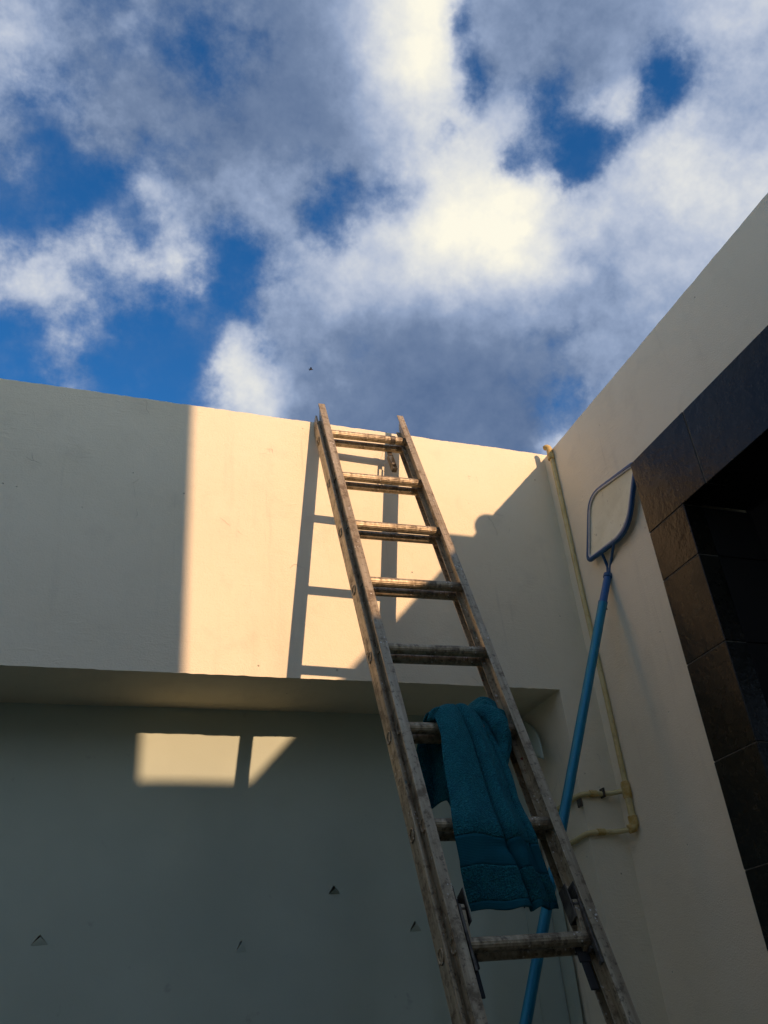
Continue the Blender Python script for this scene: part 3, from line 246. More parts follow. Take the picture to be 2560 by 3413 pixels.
def wedge(v, lo, hi, w):
    a = wnode('ShaderNodeMapRange', interpolation_type='SMOOTHSTEP'); WL.new(v, a.inputs[0]); a.inputs[1].default_value = lo; a.inputs[2].default_value = lo + w
    b = wnode('ShaderNodeMapRange', interpolation_type='SMOOTHSTEP'); WL.new(v, b.inputs[0]); b.inputs[1].default_value = hi; b.inputs[2].default_value = hi - w
    return wmath('MULTIPLY', a.outputs[0], b.outputs[0])


# away from the mapped part of the sky the same broken cloud goes on as plain noise
msk = wmath('MULTIPLY', wedge(cp_, SKY_P[0], SKY_P[1], 0.08), wedge(cq_, SKY_Q[0], SKY_Q[1], 0.06))
inv = wmath('SUBTRACT', 1.0, msk)
nbs = wmath('SUBTRACT', nb.outputs[0], 0.5)
cov_m = wmath('MULTIPLY', wmath('SUBTRACT', field(SKY_CP, SKY_CQ, 0.62), 0.62), msk)
bri_m = wmath('MULTIPLY', wmath('SUBTRACT', field(SKY_BP, SKY_BQ, 0.46), 0.46), msk)
cover = wmath('ADD', wmath('MULTIPLY_ADD', wmath('MULTIPLY', nbs, inv), 2.6, 0.52), wmath('MULTIPLY_ADD', msk, 0.10, cov_m))
bright = wmath('ADD', wmath('MULTIPLY_ADD', wmath('MULTIPLY', nbs, inv), 1.4, 0.46), bri_m)
cover = wmath('MAXIMUM', wmath('MINIMUM', cover, 1.05), -0.05)
nd = wnoise(tc, 20.0, 9.0, 0.68)
upv = wvec('ADD', tc, (0.0, 0.0, 0.016))
ne = wnoise(upv, 20.0, 4.0, 0.62)
nl = wnoise(tc, 20.0, 4.0, 0.62)
emb = wmath('SUBTRACT', nl.outputs[0], ne.outputs[0])          # tops lit, bases darker
dn = wmath('SUBTRACT', nd.outputs[0], 0.5)
vo = wnode('ShaderNodeTexVoronoi', feature='F1')
vo.inputs['Scale'].default_value = 13.0; vo.inputs['Detail'].default_value = 2.0; vo.inputs['Roughness'].default_value = 0.55
WL.new(dirw, vo.inputs['Vector'])
puff = wmath('SUBTRACT', 0.62, vo.outputs['Distance'])          # rounded heads
dn = wmath('MULTIPLY_ADD', puff, 0.34, dn)
# the ragged detail is strongest where cover is half way
ramp = wmath('MULTIPLY', wmath('MULTIPLY', cover, wmath('SUBTRACT', 1.04, cover)), 3.7)
veil = wmath('SUBTRACT', wnoise(tc, 8.5, 5.0, 0.6).outputs[0], 0.5)
cover = wmath('MULTIPLY_ADD', veil, 0.70, wmath('ADD', cover, 0.065))
ramp = wmath('MAXIMUM', ramp, 0.16)
cover2 = wmath('MULTIPLY_ADD', wmath('MULTIPLY', dn, ramp), 1.15, cover)
mr = wnode('ShaderNodeMapRange', interpolation_type='SMOOTHSTEP')
WL.new(cover2, mr.inputs[0]); mr.inputs[1].default_value = 0.05; mr.inputs[2].default_value = 0.82
cov = mr.outputs[0]
bri0 = wmath('MULTIPLY_ADD', wmath('MULTIPLY', dn, ramp), 0.30, wmath('MULTIPLY_ADD', wmath('SUBTRACT', bright, 0.5), 1.18, 0.5))
bri = wmath('MULTIPLY_ADD', wmath('MULTIPLY', wmath('MULTIPLY', emb, bright), wmath('ADD', ramp, 0.25)), 0.62, bri0)
cr = wnode('ShaderNodeValToRGB')
WL.new(bri, cr.inputs[0])
els = cr.color_ramp.elements
CL = [(0.15, (0.075, 0.120, 0.220)), (0.30, (0.125, 0.175, 0.280)), (0.45, (0.215, 0.275, 0.400)),
      (0.60, (0.36, 0.405, 0.50)), (0.75, (0.53, 0.545, 0.56)), (0.95, (0.74, 0.71, 0.60))]
while len(els) < len(CL): els.new(0.5)
for e, (p, c) in zip(els, CL):
    e.position = p; e.color = (*c, 1)
cloud = wscale(cr.outputs[0], 1.0 / SKY_STRENGTH)
sky = wnode('ShaderNodeTexSky', sky_type='NISHITA')
sky.sun_disc = False
sky.sun_elevation = math.radians(15.8)
sky.sun_rotation = math.atan2(0.2780, -1.0)
sky.altitude = 0; sky.air_density = 1.0; sky.dust_density = 1.0; sky.ozone_density = 3.0
hs = wnode('ShaderNodeHueSaturation')
hs.inputs['Saturation'].default_value = 1.30
hs.inputs['Hue'].default_value = 0.506
hs.inputs['Value'].default_value = 1.30
WL.new(sky.outputs[0], hs.inputs['Color'])
final = wmixc(cov, hs.outputs[0], cloud)
bg = wnode('ShaderNodeBackground'); bg.inputs['Strength'].default_value = SKY_STRENGTH
WL.new(final, bg.inputs['Color'])
wo = wnode('ShaderNodeOutputWorld'); WL.new(bg.outputs[0], wo.inputs[0])
world.cycles.sampling_method = 'MANUAL'
world.cycles.sample_map_resolution = 512

# ------------------------------------------------------------------ materials
MAT = {}


class NT:
    def __init__(self, name):
        self.m = bpy.data.materials.new(name); self.m.use_nodes = True
        self.N = self.m.node_tree.nodes; self.L = self.m.node_tree.links
        self.N.clear()
        self.out = self.N.new('ShaderNodeOutputMaterial')
        self.b = self.N.new('ShaderNodeBsdfPrincipled')
        self.L.new(self.b.outputs[0], self.out.inputs[0])
        self.tc = self.N.new('ShaderNodeTexCoord')
        self.obj = self.tc.outputs['Object']
        g = self.N.new('ShaderNodeNewGeometry')
        self.pos = g.outputs['Position']
        MAT[name] = self.m

    def noise(self, vec, scale, detail=4, rough=0.55, dist=0.0):
        n = self.N.new('ShaderNodeTexNoise')
        n.inputs['Scale'].default_value = scale; n.inputs['Detail'].default_value = detail
        n.inputs['Roughness'].default_value = rough; n.inputs['Distortion'].default_value = dist
        self.L.new(vec, n.inputs['Vector']); return n.outputs[0]

    def voro(self, vec, scale, feature='F1', rnd=1.0):
        n = self.N.new('ShaderNodeTexVoronoi'); n.feature = feature
        n.inputs['Scale'].default_value = scale; n.inputs['Randomness'].default_value = rnd
        self.L.new(vec, n.inputs['Vector']); return n

    def mapv(self, vec, scale=(1, 1, 1), loc=(0, 0, 0)):
        n = self.N.new('ShaderNodeMapping'); n.inputs['Scale'].default_value = scale; n.inputs['Location'].default_value = loc
        self.L.new(vec, n.inputs['Vector']); return n.outputs[0]

    def rng(self, v, a, b, c=0.0, d=1.0, smooth=True):
        n = self.N.new('ShaderNodeMapRange')
        if smooth: n.interpolation_type = 'SMOOTHSTEP'
        self.L.new(v, n.inputs[0])
        for i, x in enumerate((a, b, c, d)): n.inputs[i + 1].default_value = x
        return n.outputs[0]

    def math(self, op, a, b=None, c=None):
        n = self.N.new('ShaderNodeMath'); n.operation = op
        for i, v in enumerate((a, b, c)):
            if v is None: continue
            if isinstance(v, (int, float)): n.inputs[i].default_value = v
            else: self.L.new(v, n.inputs[i])
        return n.outputs[0]

    def mix(self, fac, a, b):
        n = self.N.new('ShaderNodeMix'); n.data_type = 'RGBA'
        if isinstance(fac, (int, float)): n.inputs[0].default_value = fac
        else: self.L.new(fac, n.inputs[0])
        for i, v in ((6, a), (7, b)):
            if isinstance(v, (tuple, list)): n.inputs[i].default_value = (*v, 1)
            else: self.L.new(v, n.inputs[i])
        return n.outputs[2]

    def set(self, col=None, rough=None, metal=None, bump=None, bstr=0.3, bdist=0.01, spec=None):
        def put(k, v):
            if v is None: return
            if isinstance(v, (int, float)): self.b.inputs[k].default_value = v
            elif isinstance(v, tuple): self.b.inputs[k].default_value = (*v, 1)
            else: self.L.new(v, self.b.inputs[k])
        put('Base Color', col); put('Roughness', rough); put('Metallic', metal); put('Specular IOR Level', spec)
        if bump is not None:
            n = self.N.new('ShaderNodeBump'); n.inputs['Strength'].default_value = bstr; n.inputs['Distance'].default_value = bdist
            self.L.new(bump, n.inputs['Height']); self.L.new(n.outputs[0], self.b.inputs['Normal'])
        return self.m


def stucco(name, col, col2, stain=(0.42, 0.36, 0.26), crack=True, seed=0.0):
    t = NT(name)
    P = t.mapv(t.pos, (1, 1, 1), (seed, seed * 1.7, seed * .6))
    big = t.noise(P, 1.3, 5, 0.6)
    mid = t.noise(P, 9, 5, 0.6)
    c = t.mix(t.rng(big, 0.35, 0.68), col, col2)
    c = t.mix(t.math('MULTIPLY', t.rng(mid, 0.5, 0.8), 0.14), c, stain)
    # faint run-off streaks, stretched down the wall
    st = t.noise(t.mapv(P, (9, 9, 0.9)), 1.0, 5, 0.65)
    c = t.mix(t.math('MULTIPLY', t.rng(st, 0.56, 0.80), 0.16), c, stain)
    # small pits
    v = t.voro(P, 17)
    pit = t.rng(v.outputs['Distance'], 0.035, 0.075, 1, 0)
    keep = t.rng(t.noise(P, 7.3, 2), 0.56, 0.60)
    pit = t.math('MULTIPLY', pit, keep)
    c = t.mix(t.math('MULTIPLY', pit, 0.45), c, (0.20, 0.17, 0.13))
    dr = t.noise(t.mapv(P, (26, 26, 1.4), (3.1, 2.2, 0)), 1.0, 4, 0.6)
    c = t.mix(t.math('MULTIPLY', t.math('MULTIPLY', t.rng(dr, 0.60, 0.74), t.rng(big, 0.42, 0.62)), 0.22), c, (0.34, 0.29, 0.20))
    fine = t.noise(P, 190, 3, 0.7)
    trow = t.noise(t.mapv(P, (14, 14, 75)), 1.0, 4, 0.65, 0.6)
    tk = t.rng(t.noise(P, 1.7, 3), 0.50, 0.74)
    h = t.math('MULTIPLY_ADD', t.math('MULTIPLY', t.rng(trow, 0.48, 0.66), tk), 0.30, t.math('MULTIPLY', fine, 0.55))
    h = t.math('MULTIPLY_ADD', mid, 0.9, h)
    h = t.math('MULTIPLY_ADD', t.noise(P, 3.2, 3, 0.5), 2.2, h)
    h = t.math('MULTIPLY_ADD', pit, -1.4, h)
    if crack:
        wv = t.N.new('ShaderNodeVectorMath'); wv.operation = 'MULTIPLY_ADD'
        nn = t.N.new('ShaderNodeTexNoise'); nn.inputs['Scale'].default_value = 3.0; nn.inputs['Detail'].default_value = 4
        t.L.new(P, nn.inputs['Vector']); t.L.new(nn.outputs['Color'], wv.inputs[0])
        wv.inputs[1].default_value = (0.35, 0.35, 0.35); t.L.new(P, wv.inputs[2])
        ve = t.voro(wv.outputs[0], 2.3, 'DISTANCE_TO_EDGE')
        ck = t.rng(ve.outputs['Distance'], 0.0, 0.0035, 1, 0)
        ck = t.math('MULTIPLY', ck, t.rng(t.noise(P, 4.5, 3), 0.58, 0.64))
        h = t.math('MULTIPLY_ADD', ck, -0.6, h)
        c = t.mix(t.math('MULTIPLY', ck, 0.18), c, (0.17, 0.14, 0.11))
    return t.set(col=c, rough=0.9, bump=h, bstr=0.8, bdist=0.004, spec=0.25)


stucco('stucco', (0.86, 0.775, 0.56), (0.82, 0.735, 0.52))
stucco('stucco_side', (0.87, 0.79, 0.585), (0.83, 0.75, 0.545), seed=3.3, crack=False)
stucco('house_render', (0.76, 0.71, 0.58), (0.72, 0.67, 0.54), seed=9.1, crack=False)

t = NT('vinyl')
ns = t.noise(t.pos, 2.0, 4); fn = t.noise(t.pos, 160, 2, 0.6)
c = t.mix(t.rng(ns, 0.3, 0.7), (0.49, 0.555, 0.435), (0.43, 0.49, 0.385))
sm = t.rng(t.noise(t.pos, 11, 4, 0.6), 0.66, 0.74)
c = t.mix(t.math('MULTIPLY', sm, 0.35), c, (0.24, 0.23, 0.21))
t.set(col=c, rough=0.62, bump=t.math('MULTIPLY_ADD', fn, 0.4, ns), bstr=0.25, bdist=0.003, spec=0.35)

t = NT('aluminium')
P = t.obj
lng = t.mapv(P, (60, 60, 2.2))
a = t.noise(lng, 1.0, 5, 0.65); bn = t.noise(P, 22, 6, 0.68); cn = t.noise(P, 75, 4, 0.6)
c = t.mix(t.rng(a, 0.3, 0.7), (0.54, 0.45, 0.295), (0.30, 0.235, 0.14))
c = t.mix(t.math('MULTIPLY', t.rng(bn, 0.50, 0.66), 0.75), c, (0.13, 0.09, 0.05))     # grime
c = t.mix(t.math('MULTIPLY', t.rng(cn, 0.56, 0.64), 0.6), c, (0.08, 0.057, 0.035))
v = t.voro(P, 85); v2 = t.voro(P, 34)
sp1 = t.math('MULTIPLY', t.rng(v.outputs['Distance'], 0.16, 0.26, 1, 0), t.rng(t.noise(P, 13, 3), 0.56, 0.62))
sp2 = t.math('MULTIPLY', t.rng(v2.outputs['Distance'], 0.10, 0.20, 1, 0), t.rng(t.noise(t.mapv(P, loc=(4, 2, 7)), 9, 4), 0.58, 0.62))
teal = t.math('MULTIPLY', t.rng(t.noise(t.mapv(P, (18, 18, 7), (1.3, .2, 5.1)), 1.0, 3, 0.6), 0.66, 0.70), 0.75)
c = t.mix(teal, c, (0.03, 0.13, 0.14))
c = t.mix(sp1, c, (0.66, 0.62, 0.52))                                                   # paint flecks
c = t.mix(sp2, c, (0.60, 0.57, 0.50))
red = t.math('MULTIPLY', t.rng(t.voro(t.mapv(P, loc=(9, 3, 1)), 21).outputs['Distance'], 0.07, 0.11, 1, 0), t.rng(t.noise(t.mapv(P, loc=(2, 8, 3)), 5, 2), 0.60, 0.63))
c = t.mix(red, c, (0.30, 0.04, 0.025))
paint = t.math('MAXIMUM', t.math('MAXIMUM', sp1, sp2), teal)
met = t.math('MULTIPLY_ADD', paint, -0.35, 0.40)
t.set(col=c, rough=t.rng(bn, 0.3, 0.7, 0.38, 0.62), metal=met, bump=t.math('MULTIPLY_ADD', paint, 0.6, t.math('MULTIPLY_ADD', cn, 0.5, a)), bstr=0.35, bdist=0.0015)

t = NT('hook_steel')
a = t.noise(t.obj, 40, 5, 0.65)
t.set(col=t.mix(t.rng(a, 0.35, 0.65), (0.16, 0.14, 0.11), (0.06, 0.048, 0.035)), rough=0.55, metal=0.6, bump=a, bstr=0.3, bdist=0.002)
t = NT('black_rubber')
a = t.noise(t.obj, 50, 4)
t.set(col=t.mix(a, (0.012, 0.012, 0.012), (0.03, 0.028, 0.025)), rough=0.7, bump=a, bstr=0.2, bdist=0.002)

t = NT('terry')
P = t.obj
f1 = t.noise(P, 260, 3, 0.7); f2 = t.voro(P, 230).outputs['Distance']; f3 = t.noise(P, 28, 4, 0.6)
c = t.mix(t.rng(f1, 0.35, 0.7), (0.005, 0.090, 0.108), (0.016, 0.185, 0.21))
c = t.mix(t.math('MULTIPLY', t.rng(f3, 0.45, 0.7), 0.5), c, (0.005, 0.072, 0.10))
t.b.inputs['Sheen Weight'].default_value = 0.35
t.b.inputs['Sheen Roughness'].default_value = 0.6
t.b.inputs['Sheen Tint'].default_value = (0.15, 0.55, 0.65, 1)
t.set(col=c, rough=0.95, bump=t.math('MULTIPLY_ADD', f3, 0.8, t.math('ADD', f1, f2)), bstr=0.9, bdist=0.005, spec=0.1)
t = NT('towel_border')
rib = t.N.new('ShaderNodeTexWave'); rib.bands_direction = 'Z'; rib.inputs['Scale'].default_value = 90
rib.inputs['Distortion'].default_value = 1.2
t.L.new(t.obj, rib.inputs['Vector'])
f1 = t.noise(t.obj, 200, 3, 0.7)
t.set(col=t.mix(f1, (0.005, 0.085, 0.115), (0.010, 0.115, 0.150)), rough=0.9, bump=t.math('ADD', rib.outputs[0], f1), bstr=0.3, bdist=0.0015, spec=0.12)

t = NT('pole_blue')
a = t.noise(t.mapv(t.obj, (30, 30, 3)), 1.0, 4, 0.6)
sc = t.rng(t.noise(t.mapv(t.obj, (90, 90, 9)), 1.0, 4, 0.6), 0.62, 0.68)
c = t.mix(t.rng(a, 0.3, 0.7), (0.002, 0.175, 0.285), (0.004, 0.220, 0.340))
t.set(col=t.mix(t.math('MULTIPLY', sc, 0.35), c, (0.16, 0.27, 0.33)), rough=t.rng(a, 0.3, 0.7, 0.32, 0.5), metal=0.25, bump=a, bstr=0.1, bdist=0.002)
t = NT('net_blue')
a = t.noise(t.obj, 30, 4)
t.set(col=t.mix(a, (0.003, 0.060, 0.165), (0.006, 0.078, 0.205)), rough=0.4, bump=a, bstr=0.1, bdist=0.002)
t = NT('net_sleeve_blue')
a = t.noise(t.obj, 30, 4)
t.set(col=t.mix(a, (0.004, 0.085, 0.26), (0.007, 0.105, 0.31)), rough=0.42)
t = NT('net_mesh')
a = t.noise(t.obj, 14, 5, 0.6); fb = t.noise(t.obj, 300, 2)
c = t.mix(t.rng(a, 0.35, 0.7), (0.92, 0.88, 0.64), (0.84, 0.79, 0.55))
c = t.mix(t.math('MULTIPLY', t.rng(t.noise(t.obj, 55, 4, 0.6), 0.62, 0.70), 0.45), c, (0.35, 0.30, 0.18))
t.set(col=c, rough=0.85, bump=fb, bstr=0.3, bdist=0.002, spec=0.1)
t.b.inputs['Alpha'].default_value = 0.90
t = NT('net_cord')
t.set(col=t.mix(t.noise(t.obj, 60, 3), (0.62, 0.62, 0.60), (0.45, 0.45, 0.43)), rough=0.8)

t = NT('pvc_pipe')
a = t.noise(t.pos, 9, 5, 0.65)
c = t.mix(t.rng(a, 0.35, 0.7), (0.66, 0.56, 0.27), (0.55, 0.44, 0.17))
t.set(col=t.mix(t.math('MULTIPLY', t.rng(t.noise(t.pos, 30, 4), 0.55, 0.7), 0.5), c, (0.30, 0.21, 0.09)), rough=0.6, bump=a, bstr=0.15, bdist=0.004)
t = NT('pvc_fitting')
a = t.noise(t.pos, 40, 5, 0.65)
t.set(col=t.mix(t.rng(a, 0.4, 0.62), (0.58, 0.45, 0.18), (0.48, 0.30, 0.06)), rough=0.6, bump=a, bstr=0.2, bdist=0.003)

t = NT('stone_tile')
a = t.noise(t.pos, 5.0, 6, 0.62); b2 = t.noise(t.pos, 60, 4, 0.7); rd = t.N.new('ShaderNodeObjectInfo').outputs['Random']
c = t.mix(t.rng(a, 0.35, 0.7), (0.006, 0.0062, 0.0052), (0.015, 0.0145, 0.0085))
c = t.mix(t.math('MULTIPLY', t.rng(b2, 0.5, 0.72), 0.5), c, (0.045, 0.036, 0.020))
c = t.mix(t.math('MULTIPLY', rd, 0.28), c, (0.014, 0.012, 0.009))
bl = t.rng(t.noise(t.mapv(t.pos, loc=(3, 1, 4)), 3.1, 5, 0.6), 0.60, 0.74)
c = t.mix(t.math('MULTIPLY', bl, 0.4), c, (0.10, 0.076, 0.036))
t.set(col=c, rough=t.rng(a, 0.3, 0.7, 0.14, 0.34), bump=t.math('MULTIPLY_ADD', b2, 0.35, t.math('MULTIPLY_ADD', t.noise(t.pos, 19, 5, 0.65), 0.8, a)), bstr=0.5, bdist=0.006, spec=0.27)
t = NT('reveal_tile')
a = t.noise(t.pos, 8.0, 5, 0.6)
t.set(col=t.mix(a, (0.010, 0.009, 0.008), (0.016, 0.014, 0.012)), rough=0.7, bump=a, bstr=0.2, bdist=0.003, spec=0.2)
t = NT('grout')
t.set(col=t.mix(t.noise(t.pos, 40, 4), (0.06, 0.055, 0.04), (0.22, 0.19, 0.14)), rough=0.95)
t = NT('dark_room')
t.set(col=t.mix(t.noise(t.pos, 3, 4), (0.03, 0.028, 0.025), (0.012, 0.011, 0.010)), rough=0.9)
t = NT('paving')
a = t.noise(t.pos, 1.2, 6, 0.65); b2 = t.noise(t.pos, 40, 4, 0.6)
t.set(col=t.mix(t.rng(a, 0.3, 0.7), (0.10, 0.098, 0.092), (0.07, 0.068, 0.064)), rough=0.85, bump=b2, bstr=0.3, bdist=0.004)
t = NT('glass_dark')
t.set(col=t.mix(t.noise(t.pos, 1.0, 2), (0.02, 0.03, 0.035), (0.03, 0.04, 0.045)), rough=0.08, spec=0.6)
t = NT('bird_dark')
t.set(col=t.mix(t.noise(t.pos, 5, 2), (0.02, 0.02, 0.022), (0.04, 0.04, 0.045)), rough=0.8)


# ------------------------------------------------------------------ helpers
def mesh_obj(name, verts, faces, mat, parent=None, smooth=False, recalc=True):
    me = bpy.data.meshes.new(name)
    me.from_pydata([tuple(v) for v in verts], [], [tuple(f) for f in faces])
    if recalc:
        bm = bmesh.new(); bm.from_mesh(me)
        bmesh.ops.remove_doubles(bm, verts=bm.verts, dist=1e-6)
        bmesh.ops.recalc_face_normals(bm, faces=bm.faces)
        bm.to_mesh(me); bm.free()
    if smooth:
        me.polygons.foreach_set('use_smooth', [True] * len(me.polygons))
    me.update()
    me.materials.append(MAT[mat])
    o = bpy.data.objects.new(name, me)
    COL.objects.link(o)
    if parent: o.parent = parent
    return o


def tag(o, label, cat=None, group=None, kind=None):
    if label: o['label'] = label
    if cat: o['category'] = cat
    if group: o['group'] = group
    if kind: o['kind'] = kind
    return o


def empty(name, loc=(0, 0, 0), mw=None):
    o = bpy.data.objects.new(name, None); COL.objects.link(o)
    o.empty_display_size = 0.1
    if mw is not None: o.matrix_world = mw
    else: o.location = loc
    return o


class MB:
    def __init__(self): self.v = []; self.f = []

    def add(self, v, f):
        k = len(self.v); self.v += [tuple(x) for x in v]; self.f += [tuple(i + k for i in q) for q in f]

    def box(self, x0, x1, y0, y1, z0, z1):
        self.add([(x0, y0, z0), (x1, y0, z0), (x1, y1, z0), (x0, y1, z0), (x0, y0, z1), (x1, y0, z1), (x1, y1, z1), (x0, y1, z1)],
                 [(0, 3, 2, 1), (4, 5, 6, 7), (0, 1, 5, 4), (1, 2, 6, 5), (2, 3, 7, 6), (3, 0, 4, 7)])

    def tube(self, pts, rad, seg=16, caps=True, rfun=None, closed=False):
        pts = [Vector(p) for p in pts]; n = len(pts)
        rads = rad if isinstance(rad, (list, tuple)) else [rad] * n
        tang = []
        for i in range(n):
            if closed: tang.append((pts[(i + 1) % n] - pts[i - 1]).normalized())
            else: tang.append((pts[min(i + 1, n - 1)] - pts[max(i - 1, 0)]).normalized())
        ref = Vector((0, 0, 1)) if abs(tang[0].z) < 0.9 else Vector((1, 0, 0))
        nx = tang[0].cross(ref).normalized(); vs = []
        for i in range(n):
            nx = (nx - tang[i] * nx.dot(tang[i])).normalized(); ny = tang[i].cross(nx)
            for j in range(seg):
                a = 2 * math.pi * j / seg; r = rads[i] * (rfun(a) if rfun else 1)
                vs.append(pts[i] + nx * (math.cos(a) * r) + ny * (math.sin(a) * r))
        fs = []
        for i in range(n if closed else n - 1):
            for j in range(seg):
                i2 = (i + 1) % n
                fs.append((i * seg + j, i * seg + (j + 1) % seg, i2 * seg + (j + 1) % seg, i2 * seg + j))
        if caps and not closed:
            fs.append(tuple(range(seg))[::-1]); fs.append(tuple((n - 1) * seg + j for j in range(seg)))
        self.add(vs, fs)

    def prism(self, poly, axis, a0, a1):
        # poly: 2D points in the plane of the two other axes (cyclic order x->y->z)
        n = len(poly); vs = []
        for a in (a0, a1):
            for (p, q) in poly:
                vs.append({'x': (a, p, q), 'y': (p, a, q), 'z': (p, q, a)}[axis])
        fs = [tuple(range(n)), tuple(range(n, 2 * n))[::-1]]
        fs += [(i, (i + 1) % n, n + (i + 1) % n, n + i) for i in range(n)]
        self.add(vs, fs)

    def build(self, name, mat, parent=None, smooth=False, bevel=0.0, seg=2):
        o = mesh_obj(name, self.v, self.f, mat, parent, smooth)
        if bevel:
            b = o.modifiers.new('bevel', 'BEVEL'); b.width = bevel; b.segments = seg; b.limit_method = 'ANGLE'; b.angle_limit = math.radians(40)
        if smooth == 'auto':
            pass
        return o


def smooth_angle(o, deg=40):
    me = o.data
    bm = bmesh.new(); bm.from_mesh(me)
    for f in bm.faces: f.smooth = True
    for e in bm.edges:
        if len(e.link_faces) == 2 and e.calc_face_angle(0) > math.radians(deg): e.smooth = False
    bm.to_mesh(me); bm.free()
    return o


def arc(c, a0, a1, r, n, plane):
    out = []
    for i in range(n + 1):
        a = a0 + (a1 - a0) * i / n
        out.append(plane(c, math.cos(a) * r, math.sin(a) * r))
    return out


def nz(x, y=0.0, z=0.0):
    return mn.noise(Vector((x, y, z)))


# ------------------------------------------------------------------ key planes (metres, floor at z = 0)
D = 2.8393            # face of the beam
DS = 3.1678           # hung sheet
TOP = 2.2772 + CZ
BOT = 1.1529 + CZ
XP = 1.832            # right side of the recess
XR = 1.99             # face of the right wall
RT = 2.2525 + CZ      # top of the right wall

# ------------------------------------------------------------------ ground
g = MB(); g.add([(-300, -300, 0), (300, -300, 0), (300, 300, 0), (-300, 300, 0)], [(0, 1, 2, 3)])
tag(g.build('ground', 'paving'), None, kind='structure')

# ------------------------------------------------------------------ back wall with its deep beam
bw = empty('back_wall', (0, D, 0))
tag(bw, 'cream rendered wall with a deep beam over a recess, half in sun', 'wall')


def beam():
    v = []; f = []
    xs = np.concatenate([np.arange(-4.0, -0.6, 0.05), np.arange(-0.6, 2.19, 0.008), [2.19]])
    nzr = 10
    for x in xs:
        jt = 0.0020 * nz(x * 9, 1.3) + 0.0022 * nz(x * 34, 4.4) + 0.0014 * nz(x * 90, 7.7)
        if nz(x * 7, 9.1) > 0.28: jt -= 0.004 * abs(nz(x * 60, 2.2))
        fade = min(1.0, max(0.0, (XP - 0.01 - x) / 0.02))
        jb = (0.0012 * nz(x * 9, 11.3) + 0.0016 * nz(x * 40, 14.4)) * fade
        ring = [(D, BOT + jb)]
        for k in range(1, nzr):
            ring.append((D + 0.0012 * nz(x * 2.2, 5.0, k * .45) * min(1, fade), BOT + (TOP - BOT) * k / nzr))
        ring += [(D, TOP - 0.004 + jt), (D + 0.004, TOP + jt), (3.32, TOP + 0.004), (3.32, BOT)]
        v += [(x, a - D, b) for a, b in ring]
    n = nzr + 4
    for i in range(len(xs) - 1):
        for k in range(n):
            f.append((i * n + k, (i + 1) * n + k, (i + 1) * n + (k + 1) % n, i * n + (k + 1) % n))
    f.append(tuple(range(n))); f.append(tuple((len(xs) - 1) * n + k for k in range(n))[::-1])
    o = mesh_obj('beam', v, f, 'stucco', bw)
    return smooth_angle(o, 35)


beam()
m = MB(); m.box(XP, XR + 0.1, 0, 0.481, 0, BOT); m.build('pier', 'stucco', bw)
m = MB(); m.box(-4.0, XP + 0.05, 3.27 - D, 3.45 - D, 0, BOT + 0.3); m.build('recess_back', 'stucco', bw)

# ------------------------------------------------------------------ right wall with an opening to a dark room
rw = empty('side_wall', (XR, 0, 0))
tag(rw, 'plain cream side wall rising on the right, in shade, beside the stone doorway', 'wall')
OY0, OY1 = 0.55, 2.029            # opening
OZ = 1.486 + CZ + 0.02


def slab_y(name, y0, y1, z0, z1, ragged, parent, mat):
    ys = np.arange(y0, y1, 0.012); ys = np.append(ys, y1)
    v = []; f = []
    for y in ys:
        jt = (0.0016 * nz(y * 9, 21.3) + 0.0018 * nz(y * 34, 24.4) + 0.001 * nz(y * 90, 3.7)) if ragged else 0
        c = 0.004 if ragged else 0.0
        v += [(0, y, z0), (0, y, z1 - c + jt), (c, y, z1 + jt), (0.2, y, z1), (0.2, y, z0)]
    for i in range(len(ys) - 1):
        for k in range(5):
            f.append((i * 5 + k, (i + 1) * 5 + k, (i + 1) * 5 + (k + 1) % 5, i * 5 + (k + 1) % 5))
    f.append((0, 1, 2, 3, 4)); f.append(tuple((len(ys) - 1) * 5 + k for k in (4, 3, 2, 1, 0)))
    return mesh_obj(name, v, f, mat, parent)


slab_y('wall_top_band', -2.0, 3.3, OZ, RT, True, rw, 'stucco_side')
m = MB(); m.box(0, 0.2, OY1, 3.3, 0, OZ); m.build('wall_panel', 'stucco_side', rw)
m = MB(); m.box(0, 0.2, -2.0, OY0, 0, OZ); m.build('wall_panel', 'stucco_side', rw)
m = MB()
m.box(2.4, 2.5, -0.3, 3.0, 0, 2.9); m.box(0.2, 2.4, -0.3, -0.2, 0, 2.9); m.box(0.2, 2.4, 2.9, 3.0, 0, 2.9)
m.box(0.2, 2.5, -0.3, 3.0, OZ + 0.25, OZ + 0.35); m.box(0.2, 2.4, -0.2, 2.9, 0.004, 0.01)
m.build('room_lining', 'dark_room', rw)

# stone surround round the opening, tile by tile
ss = empty('stone_surround', (XR, 2.1, 0))
tag(ss, 'dark brown stone tiles framing the black doorway in the right wall', 'door surround')
XF = 1.91


def tile(x0, x1, y0, y1, z0, z1, mat='stone_tile'):
    gap = 0.0016
    j = [random.uniform(-0.0012, 0.0012) for _ in range(3)]
    mm = MB(); mm.box(x0 - XR + j[0], x1 - XR, y0 - 2.1 + gap, y1 - 2.1 - gap, z0 + gap, z1 - gap)
    return mm.build('tile', mat, ss, bevel=0.002, seg=1)


